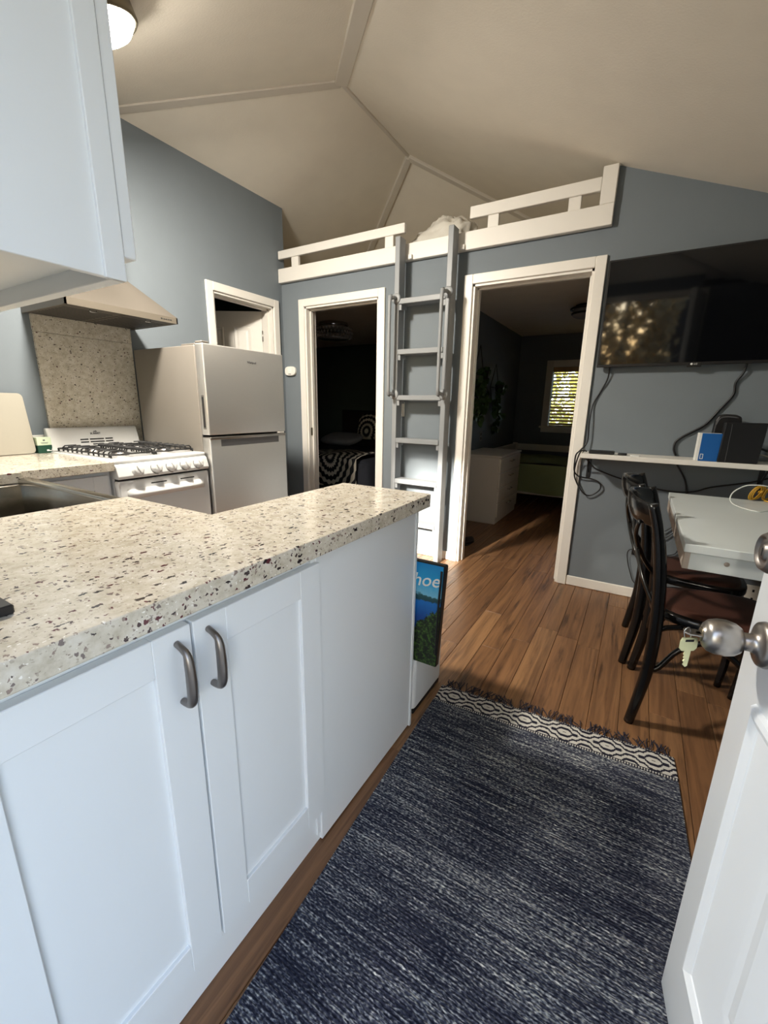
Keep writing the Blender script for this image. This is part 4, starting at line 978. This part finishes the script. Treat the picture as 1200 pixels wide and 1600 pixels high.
# ------------------------------------------------------------------ rug
RZR = math.radians(2.1)
rg_ = thing('woven_rug', 'navy and white woven rug with a diamond border and fringe', 'rug', (2.735, -2.135, 0.0), (0, 0, 0.0))
sl = 0.042   # the rug drifts right towards the camera
def rug_pt(u, v):
    y = -2.96 + v*(1.455); x = 2.29 + 0.855*u - sl*(y+1.45)
    y2 = y + 0.066*(u-0.0)*(v**2)
    return Vector((x, y2, 0.0))
def rug_sheet(v0, v1, h0, h1, nu, nv):
    def f(u, v):
        p = rug_pt(u, v0+(v1-v0)*v); p.z = h1+0.0012*math.sin(9*u+14*v)*math.sin(PI*u); return p
    g = G(); g.grid(f, nu, nv, smooth=True)
    def side(uu):
        return lambda a, b: (lambda p: Vector((p.x, p.y, h0+(h1-h0)*b)))(rug_pt(uu, v0+(v1-v0)*a))
    g.grid(side(0), nv, 1); g.grid(side(1), nv, 1)
    return g
VB = 0.925
o = obj('body', rug_sheet(0, VB, 0.0005, 0.007, 20, 30), M['rug'], rg_)
# border in its own local frame so the pattern follows the rug
pa, pb = (rug_pt(0, VB)+rug_pt(0, 1))/2, (rug_pt(1, VB)+rug_pt(1, 1))/2
ang = math.atan2(pb.y-pa.y, pb.x-pa.x); bc = (pa+pb)/2; wid = (pb-pa).length
g = G(); hb_ = 0.0535
g.box(-wid/2, wid/2, -hb_, hb_, 0.0005, 0.0075, b=0.002)
bo = obj('diamond_border', g, M['rug_border'], rg_, local=True); bo.location = (bc - Vector(rg_.location)); bo.location.z = 0; bo.rotation_euler = (0, 0, ang)
random.seed(5); tm = []
for k in range(4):
    g = G()
    for s in range(4):
        P = [(0.003*(s-1.5), 0, 0.004)]; dx = random.uniform(-0.5, 0.5)
        for i in range(1, 5): P.append((P[-1][0]+dx*0.012+random.uniform(-0.004, 0.004), i*0.0115, 0.0035+0.004*random.random()))
        g.tube(P, 0.0016, 5, sub=2)
    g.lathe([(0.0025, -0.004), (0.0042, 0), (0.0025, 0.004)], 6, frame((0, 0.004, 0.0045), (1, 0, 0), (0, 0, 1), (0, 1, 0)))
    me = bpy.data.meshes.new('tassel'); g.bm.to_mesh(me); g.bm.free(); me.materials.append(M['fringe']); tm.append(me)
for k in range(30):
    u = (k+0.5)/30; p = Vector((math.cos(ang)*(u-0.5)*wid*0.98, math.sin(ang)*(u-0.5)*wid*0.98, 0)) + bc + Vector((-math.sin(ang), math.cos(ang), 0))*(hb_-0.001)
    o = bpy.data.objects.new('tassel', tm[k % 4]); C.objects.link(o); o.parent = rg_
    o.location = p - Vector(rg_.location); o.location.z = 0.0; o.rotation_euler = (0, 0, ang+random.uniform(-0.5, 0.6)); o.scale = (random.choice((-1, 1)), random.uniform(0.8, 1.3), 1)

# ------------------------------------------------------------------ bin and printed bag at the peninsula end
tbn = thing('trash_bin', 'slim white bin standing at the end of the peninsula', 'bin', (2.14, -1.60, 0))
g = G(); g.box(1.99, 2.268, -1.738, -1.475, 0.016, 0.52, b=0.018, seg=4); obj('body', g, M['cab'], tbn)
g = G(); g.box(1.995, 2.263, -1.735, -1.48, 0.0, 0.0158, b=0.003); obj('base', g, M['black'], tbn)
g = G(); g.box(1.985, 2.270, -1.739, -1.470, 0.522, 0.555, b=0.012, seg=3); obj('lid', g, M['cab'], tbn)
bagt = thing('printed_tote', 'tote bag printed with a blue lake view hung at the end of the peninsula', 'bag', (2.215, -1.76, 0.277), (0, 0, 0.0))
g = G(); g.prism([(-0.15, 0), (0.15, 0.0), (0.163, 0.388), (-0.15, 0.388)], 'y', -0.0192, -0.017, b=0.0006)
fp = obj('front_print', g, M['lake'], bagt, local=True)
g = G(); g.prism([(-0.15, 0.0), (0.152, -0.004), (0.170, 0.391), (-0.15, 0.391)], 'y', -0.0168, 0.010, b=0.004); obj('body', g, M['black'], bagt, local=True)
g = G(); g.tube([(0.158, -0.0205, 0.372), (0.157, -0.022, 0.33), (0.153, -0.0215, 0.26), (0.151, -0.0215, 0.15), (0.150, -0.0205, 0.05)], 0.004, 6, sub=3); obj('piping', g, M['black'], bagt, local=True)
g = G(); g.tube([(-0.09, -0.002, 0.385), (-0.085, 0.004, 0.43), (-0.05, 0.008, 0.455), (0.0, 0.008, 0.458), (0.03, 0.006, 0.44), (0.035, -0.002, 0.385)], 0.006, 6, sub=4, flat=0.3) if False else g.tube([(-0.12, -0.002, 0.385), (-0.12, 0.0, 0.41), (-0.10, 0.002, 0.43), (-0.07, 0.002, 0.43), (-0.05, 0.0, 0.41), (-0.05, -0.002, 0.385)], 0.006, 6, sub=4)
obj('carry_strap', g, M['black'], bagt, local=True)
text('lettering', 'Tahoe', 0.068, M['white_card'], LOC[bagt.name] @ frame((0.064, -0.0197, 0.322), (1, 0, 0.10), (-0.02, 0, 1), (0, -1, 0)), fp, shear=0.25, align='CENTER', bold=0.0004)

# ------------------------------------------------------------------ right bedroom
dr = thing('dresser', 'white four drawer dresser just inside the open bedroom doorway', 'dresser', (1.48, 1.665, 0))
g = G(); g.box(1.262, 1.700, 1.250, 2.080, 0.0, 0.698, b=0.002); obj('body', g, M['trim'], dr)
g = G(); g.box(1.258, 1.722, 1.244, 2.086, 0.700, 0.720, b=0.002); obj('top', g, M['trim'], dr)
for k in range(4):
    z0 = 0.075+0.155*k
    g = G(); g.box(1.701, 1.717, 1.262, 2.068, z0, z0+0.149, b=0.002); d = obj('drawer', g, M['trim'], dr)
    g = G(); g.tube([(1.717, 1.60, z0+0.10), (1.738, 1.60, z0+0.10), (1.738, 1.73, z0+0.10), (1.717, 1.73, z0+0.10)], 0.005, 8); obj('handle', g, M['chrome'], d)
bd = thing('green_bed', 'white framed bed with green sheet under the bright window', 'bed', (1.85, 2.95, 0))
g = G(); g.grid(lambda u, v: (1.36+1.35*u, 2.24-0.012*math.sin(13*u)*(1-v)-0.02*math.sin(5*u), 0.20+0.345*v+0.012*math.sin(9*u)*(1-v)), 40, 8)
g.grid(lambda u, v: (1.36+1.35*u, 2.24-0.02*math.sin(5*u)+1.23*v+0.02*math.sin(5*u)*v, 0.545+0.055*math.sin(PI*min(1, v*1.4+0.12))*0.9+0.008*math.sin(17*u+9*v)), 40, 20)
obj('sheet', g, M['sheet'], bd)
g = G(); g.box(1.36, 2.71, 2.26, 3.44, 0.20, 0.535, b=0.02, seg=2); obj('mattress', g, M['pillow'], bd)
for x_, y_ in ((1.305, 2.20), (1.305, 3.47), (2.75, 3.47), (2.75, 2.20)): g = G(); g.box(x_-0.03, x_+0.03, y_-0.03, y_+0.03, 0, 0.70 if y_ > 3 or x_ < 2 else 0.3, b=0.003); obj('post', g, M['trim'], bd)
for a, b in ((0.60, 0.69), (0.20, 0.30)): g = G(); g.box(1.336, 2.719, 3.455, 3.485, a, b, b=0.003); obj('back_rail', g, M['trim'], bd)
for a, b in ((0.60, 0.69), (0.20, 0.30)): g = G(); g.box(1.29, 1.32, 2.231, 3.439, a, b, b=0.003); obj('side_rail', g, M['trim'], bd)
g = G(); g.box(1.36, 2.71, 2.265, 3.44, 0.17, 0.199); obj('slat_base', g, M['trim'], bd)
# window with blind
g = G()
for a, b, z0, z1 in ((W2[0]-0.09, W2[0], W2Z[0], W2Z[1]+0.09), (W2[1], W2[1]+0.09, W2Z[0], W2Z[1]+0.09), (W2[0], W2[1], W2Z[1], W2Z[1]+0.09)): g.box(a, b, YBK-0.02, YBK-0.0005, z0, z1, b=0.003)
g.box(W2[0]-0.115, W2[1]+0.115, YBK-0.04, YBK-0.0005, W2Z[0]-0.03, W2Z[0], b=0.006); g.box(W2[0]-0.09, W2[1]+0.09, YBK-0.018, YBK-0.0005, W2Z[0]-0.09, W2Z[0]-0.03, b=0.003)
w2 = struct('window_2', g, M['trim'])
g = G(); g.box(W2[0], W2[1], YBK+0.075, YBK+0.080, W2Z[0], W2Z[1]); obj('pane', g, M['glass'], w2)
g = G(); g.box(W2[0], W2[1], YBK+0.07, YBK+0.09, (W2Z[0]+W2Z[1])/2-0.015, (W2Z[0]+W2Z[1])/2+0.015); obj('sash_bar', g, M['trim'], w2)
bl = thing('window_blind', 'pale wooden slatted blind in the bedroom window', 'blind', ((W2[0]+W2[1])/2, YBK+0.03, W2Z[0]))
g = G(); g.box(W2[0]+0.004, W2[1]-0.004, YBK+0.002, YBK+0.055, W2Z[1]-0.065, W2Z[1]-0.002, b=0.003); obj('valance', g, M['wood_slat'], bl)
zz = W2Z[0]+0.03; me = None
while zz < W2Z[1]-0.075:
    if me is None:
        g = G(); g.box(-(W2[1]-W2[0])/2+0.008, (W2[1]-W2[0])/2-0.008, -0.024, 0.024, -0.0014, 0.0014)
        me = bpy.data.meshes.new('slat'); g.bm.to_mesh(me); g.bm.free(); me.materials.append(M['wood_slat'])
    o = bpy.data.objects.new('slat', me); C.objects.link(o); o.parent = bl; o.location = (0, 0, zz-W2Z[0]); o.rotation_euler = (math.radians(-22 if zz > 1.22 else -34), 0, 0); zz += 0.046
g = G(); g.box(W2[0]+0.008, W2[1]-0.008, YBK+0.01, YBK+0.05, W2Z[0]+0.002, W2Z[0]+0.014); obj('bottom_rail', g, M['wood_slat'], bl)
for x_ in (W2[0]+0.16, W2[1]-0.16):
    g = G(); g.tube([(x_, YBK+0.004, W2Z[0]+0.01), (x_, YBK+0.004, W2Z[1]-0.06)], 0.0018, 5); obj('ladder_cord', g, M['white_card'], bl)
# wall planters with trailing ivy on the dividing wall
def leaf(g, p, s, rot):
    L = [(0, 0, 0), (0.5, 0.12, 0.3), (0.32, 0.05, 0.75), (0, 0.1, 1.1), (-0.32, 0.05, 0.75), (-0.5, 0.12, 0.3)]
    g.poly([[(Vector(l)*s) for l in (L[0], L[1], L[2], L[3])], [(Vector(l)*s) for l in (L[0], L[3], L[4], L[5])]], M=Matrix.Translation(p) @ Euler(rot).to_matrix().to_4x4())
def planter(y, ztop, zpot, zend, label, name, strands):
    t = thing(name, label, 'plant', (1.255, y, zpot))
    g = G(); x = 1.262; w = 0.17
    g.tube([(x, y, ztop), (x, y-w, zpot)], 0.004, 6); g.tube([(x, y, ztop), (x, y+w, zpot)], 0.004, 6); g.tube([(x, y-w, zpot), (x, y+w, zpot)], 0.004, 6)
    g.tube([(x, y-w, zpot), (x, y, zpot-0.28)], 0.004, 6); g.tube([(x, y+w, zpot), (x, y, zpot-0.28)], 0.004, 6)
    obj('wire_hanger', g, M['black'], t)
    g = G(); g.lathe([(0.045, 0), (0.06, 0.09), (0.055, 0.09), (0.04, 0.01)], 16, Matrix.Translation((1.325, y, zpot-0.06))); obj('pot', g, M['black'], t)
    for s in range(strands):
        g = G(); yy = y+(s-(strands-1)/2)*0.085; P = []
        zz = zpot+0.06; n = int((zz-zend)/0.035)-random.randint(0, 6)
        for i in range(n):
            p = Vector((1.31+0.02*math.sin(i*0.7+s), yy+0.03*math.sin(i*0.45+2*s), zz-0.035*i)); P.append(p)
            for q in range(3): leaf(g, p+Vector((random.uniform(-0.02, 0.03), random.uniform(-0.04, 0.04), random.uniform(-0.02, 0.02))), random.uniform(0.055, 0.085), (random.uniform(2.2, 3.6), random.uniform(-0.7, 0.7), random.uniform(0, 6.3)))
        g.tube(P, 0.002, 5); obj('vine', g, M['leaf'], t)
random.seed(11)
planter(1.72, 1.86, 1.56, 0.98, 'nearer ivy in a triangular wire hanger on the bedroom wall', 'hanging_ivy', 3)
planter(2.35, 1.72, 1.44, 0.90, 'farther ivy in a triangular wire hanger on the bedroom wall', 'hanging_ivy', 2)
bo_ = thing('bedroom_outlet', 'outlet plate on the bedroom wall above the dresser', 'outlet', (1.242, 2.0, 0.86))
g = G(); g.box(1.2405, 1.246, 1.96, 2.04, 0.80, 0.92, b=0.002); obj('cover', g, M['pillow'], bo_)
for a in (0.82, 0.87): g = G(); g.box(1.2455, 1.2468, 1.985, 2.015, a, a+0.03); obj('socket', g, M['slot'], bo_)
cb_ = thing('round_bedroom_lamp', 'dark ring ceiling lamp in the room with the dresser', 'lamp', (2.27, 1.9, 2.2))
g = G(); g.lathe([(0.11, -0.001), (0.11, -0.02), (0, -0.02)], 28, Matrix.Translation((2.27, 1.9, 2.2))); obj('plate', g, M['black'], cb_)
for z, r in ((2.165, 0.15), (2.12, 0.135)):
    g = G(); g.tube([(2.27+r*math.cos(2*PI*k/28), 1.9+r*math.sin(2*PI*k/28), z) for k in range(28)], 0.010, 8, closed=True); obj('ring', g, M['black'], cb_)
g = G(); g.lathe([(0.125, 2.172), (0.13, 2.10), (0.10, 2.085), (0, 2.08)], 28, Matrix.Translation((2.27, 1.9, 0))); obj('shade', g, M['pillow'], cb_)
sl_ = thing('slipper', 'small dark shoe on the floor just inside the bedroom doorway', 'shoe', (1.70, 0.50, 0))
g = G(); g.grid(lambda u, v: (1.68+0.05*math.sin(PI*v)*math.cos(2*PI*u)*(0.8+0.3*v), 0.40+0.22*v, 0.024+0.022*math.sin(PI*v)**0.5*math.sin(2*PI*u)), 16, 12); obj('upper', g, M['headboard'], sl_)
g = G(); g.prism([(1.64, 0.42), (1.66, 0.40), (1.70, 0.40), (1.72, 0.43), (1.725, 0.55), (1.70, 0.61), (1.66, 0.61), (1.635, 0.55)], 'z', 0.0005, 0.012, b=0.003); obj('sole', g, M['black'], sl_)

# ------------------------------------------------------------------ left bedroom
b2 = thing('dark_bed', 'dark bed with a patterned throw seen through the left doorway', 'bed', (-0.9, 2.2, 0))
g = G(); g.box(-1.72, 0.02, 3.20, 3.28, 0.0, 1.12, b=0.02, seg=3); obj('headboard', g, M['headboard'], b2)
g = G(); g.box(-1.70, 0.0, 1.32, 3.19, 0.06, 0.30, b=0.01); obj('frame', g, M['headboard'], b2)
def duv(u, v):
    x = -1.80+1.90*u; e = min(u, 1-u)*1.9; d = min(1, e/0.16); dv = min(1, v*1.85/0.16)
    z = 0.10+0.45*(math.sin(d*PI/2)**0.5)*(math.sin(dv*PI/2)**0.5)+0.015*math.sin(11*u+7*v)
    return (x, 1.26+1.60*v, z)
g = G(); g.grid(duv, 40, 30); obj('duvet', g, M['duvet'], b2)
g = G(); g.box(-1.70, 0.0, 1.32, 3.19, 0.30, 0.50, b=0.04, seg=3); obj('mattress', g, M['duvet'], b2)
def cushion(name, m, c, w, h, d, tilt, label):
    def f(u, v):
        a, b = 2*PI*u, (v-0.5)*PI
        cu = math.cos(b); sx = (abs(math.cos(a))**0.5)*(1 if math.cos(a) > 0 else -1); sz = (abs(math.sin(a))**0.5)*(1 if math.sin(a) > 0 else -1)
        return (w/2*sx*cu**0.6 if cu > 0 else 0, d/2*math.sin(b), h/2*sz*cu**0.6 if cu > 0 else 0)
    g = G(); g.grid(f, 32, 14, M=Matrix.Translation(c) @ Matrix.Rotation(tilt, 4, 'X')); solo(name, g, m, label, 'pillow', c)
cushion('bed_pillow', M['pillow'], (-1.32, 2.66, 0.665), 0.70, 0.42, 0.16, -1.35, 'flat grey pillow on the dark bed')
cushion('round_cushion', M['mandala'], (-1.02, 3.03, 0.86), 0.44, 0.44, 0.14, -0.30, 'patterned cushion leaning on the dark headboard')
def throw(u, v):
    # lies over the foot of the bed and hangs down its end
    x = 0.42*(2*u-1); s = v*1.0
    if s < 0.38: return (-0.47+x, 1.235-0.012*math.sin(9*u), 0.18+s)
    return (-0.47+x*1.0, 1.235+(s-0.38)*0.95, 0.563+0.012*math.sin(10*u+4*v)+0.03*min(1, (s-0.38)*8))
g = G(); g.grid(throw, 24, 24)
th_o = obj('throw_blanket', g, M['mandala']); tag(th_o, 'cream throw with dark rings over the foot of the dark bed', 'blanket')
for v in th_o.data.vertices: v.co -= Vector((-0.47, 1.42, 0.565))
th_o.location = (-0.47, 1.42, 0.565)
cx = thing('crystal_lamp', 'round crystal ceiling lamp in the dark left bedroom', 'lamp', (-0.62, 1.55, 2.2))
g = G(); g.lathe([(0.18, -0.001), (0.19, -0.02), (0.19, -0.06), (0, -0.06)], 32, Matrix.Translation((-0.62, 1.55, 2.2))); obj('plate', g, M['chrome'], cx)
g = G()
for row, (r, z) in enumerate(((0.235, 2.115), (0.235, 2.075), (0.225, 2.035))):
    for k in range(34):
        a = 2*PI*(k+0.5*(row % 2))/34; g.lathe([(0, -0.02), (0.016, 0), (0, 0.02)], 5, Matrix.Translation((-0.62+r*math.cos(a), 1.55+r*math.sin(a), z)), smooth=False)
obj('crystal_ring', g, M['crystal'], cx)['kind'] = 'stuff'
g = G(); g.lathe([(0.24, 2.135), (0.245, 2.13), (0.24, 2.125)], 32, Matrix.Translation((-0.62, 1.55, 0))); g.lathe([(0.20, 2.02), (0.20, 2.015), (0, 2.012)], 32, Matrix.Translation((-0.62, 1.55, 0))); obj('crystal_tray', g, M['crystal'], cx)

# ------------------------------------------------------------------ kitchen window over the sink
g = G()
for a, b, z0, z1 in ((WX[0]-0.06, WX[0], WZ[0], WZ[1]+0.06), (WX[1], WX[1]+0.06, WZ[0], WZ[1]+0.06), (WX[0], WX[1], WZ[1], WZ[1]+0.06), (WX[0]-0.06, WX[1]+0.06, WZ[0]-0.05, WZ[0])): g.box(a, b, YN, YN+0.016, z0, z1, b=0.003)
g.box(WX[0], WX[1], YN-0.09, YN-0.06, WZ[0], WZ[0]+0.03); g.box(WX[0], WX[1], YN-0.09, YN-0.06, WZ[1]-0.03, WZ[1]); g.box(WX[0], WX[0]+0.03, YN-0.09, YN-0.06, WZ[0], WZ[1]); g.box(WX[1]-0.03, WX[1], YN-0.09, YN-0.06, WZ[0], WZ[1])
w1 = struct('window_1', g, M['trim'])
g = G(); g.box(WX[0]+0.03, WX[1]-0.03, YN-0.078, YN-0.073, WZ[0]+0.03, WZ[1]-0.03); obj('pane', g, M['glass'], w1)

# ------------------------------------------------------------------ outdoors
g = G(); g.box(-30, 30, -40, -3.14, -0.16, -0.06); g.box(-30, 30, 3.8, 40, -0.16, -0.06); g.box(-30, -2.72, -3.14, 3.8, -0.16, -0.06); g.box(4.02, 30, -3.14, 3.8, -0.16, -0.06); struct('ground', g, M['ground'])
def bush(c, r, h, n, m, label, seed):
    random.seed(seed); g = G(); t = bmesh.new()
    for i in range(n):
        a, b = random.uniform(0, 2*PI), random.uniform(-1, 1); q = math.sqrt(1-b*b); k = random.uniform(0.6, 1.0)
        p = Vector((r*k*q*math.cos(a), r*k*q*math.sin(a), h/2+h/2*k*b))
        s = random.uniform(0.10, 0.20); R = Euler((random.uniform(0, 6), random.uniform(0, 6), random.uniform(0, 6))).to_matrix()
        vs = [t.verts.new(p+R @ Vector(l)*s) for l in ((0, 0, 0), (0.4, 0.5, 0.05), (0, 1, 0), (-0.4, 0.5, 0.05))]; t.faces.new(vs)
    g.merge(t); root = thing('garden_bush', label, 'bush', c)
    obj('foliage', g, m, root, local=True)
    g = G(); g.tube([(0, 0, 0), (0.02, 0, h*0.5), (0, 0.03, h*0.8)], [0.05, 0.04, 0.02], 8); obj('trunk', g, M['subfloor'], root, local=True)
bush((2.36, -5.4, -0.06), 0.74, 3.6, 3000, M['bush_pale'], 'tall pale shrub outside the front door, made dense to block the sun', 3)  # foliage raised and thickened to keep sun out of the doorway
bush((0.2, -11.6, -0.06), 0.85, 2.0, 620, M['bush_pale'], 'low pale bush far outside the kitchen window', 4)
bush((2.2, 9.4, -0.06), 1.05, 3.4, 1500, M['bush'], 'yellow green bush right outside the bedroom window', 5)
bush((4.6, 9.8, -0.06), 1.05, 3.2, 1300, M['bush'], 'yellow green bush farther right outside the bedroom window', 6)
bush((-0.2, 9.8, -0.06), 1.05, 3.6, 1300, M['bush'], 'yellow green bush farther left outside the bedroom window', 8)
bush((0.9, 12.8, -0.06), 1.2, 3.8, 1300, M['bush'], 'yellow green bush behind the other two outside the bedroom window', 9)
nb = thing('added_dark_block', 'added dark block shaped like a house, darkening the television reflection', 'light screen', (3.71, -7.4, -0.06))  # added, out of view: keeps the right of the television reflection dark
g = G(); g.box(2.92, 4.5, -8.6, -6.2, -0.06, 4.55); obj('wall', g, M['fence_dark'], nb)
g = G(); g.prism([(2.76, 4.55), (4.66, 4.55), (3.71, 5.1)], 'y', -8.75, -6.05); obj('roof', g, M['slot'], nb)
for k in range(24):
    if k == 0:
        g = G(); g.box(2.915, 4.505, -6.225, -6.19, 0.0, 0.175, b=0.004); o = obj('clapboard', g, M['fence_dark'], nb)
    else: o2 = o.copy(); C.objects.link(o2); o2.parent = nb; o2.location = (0, 0, 0.185*k)
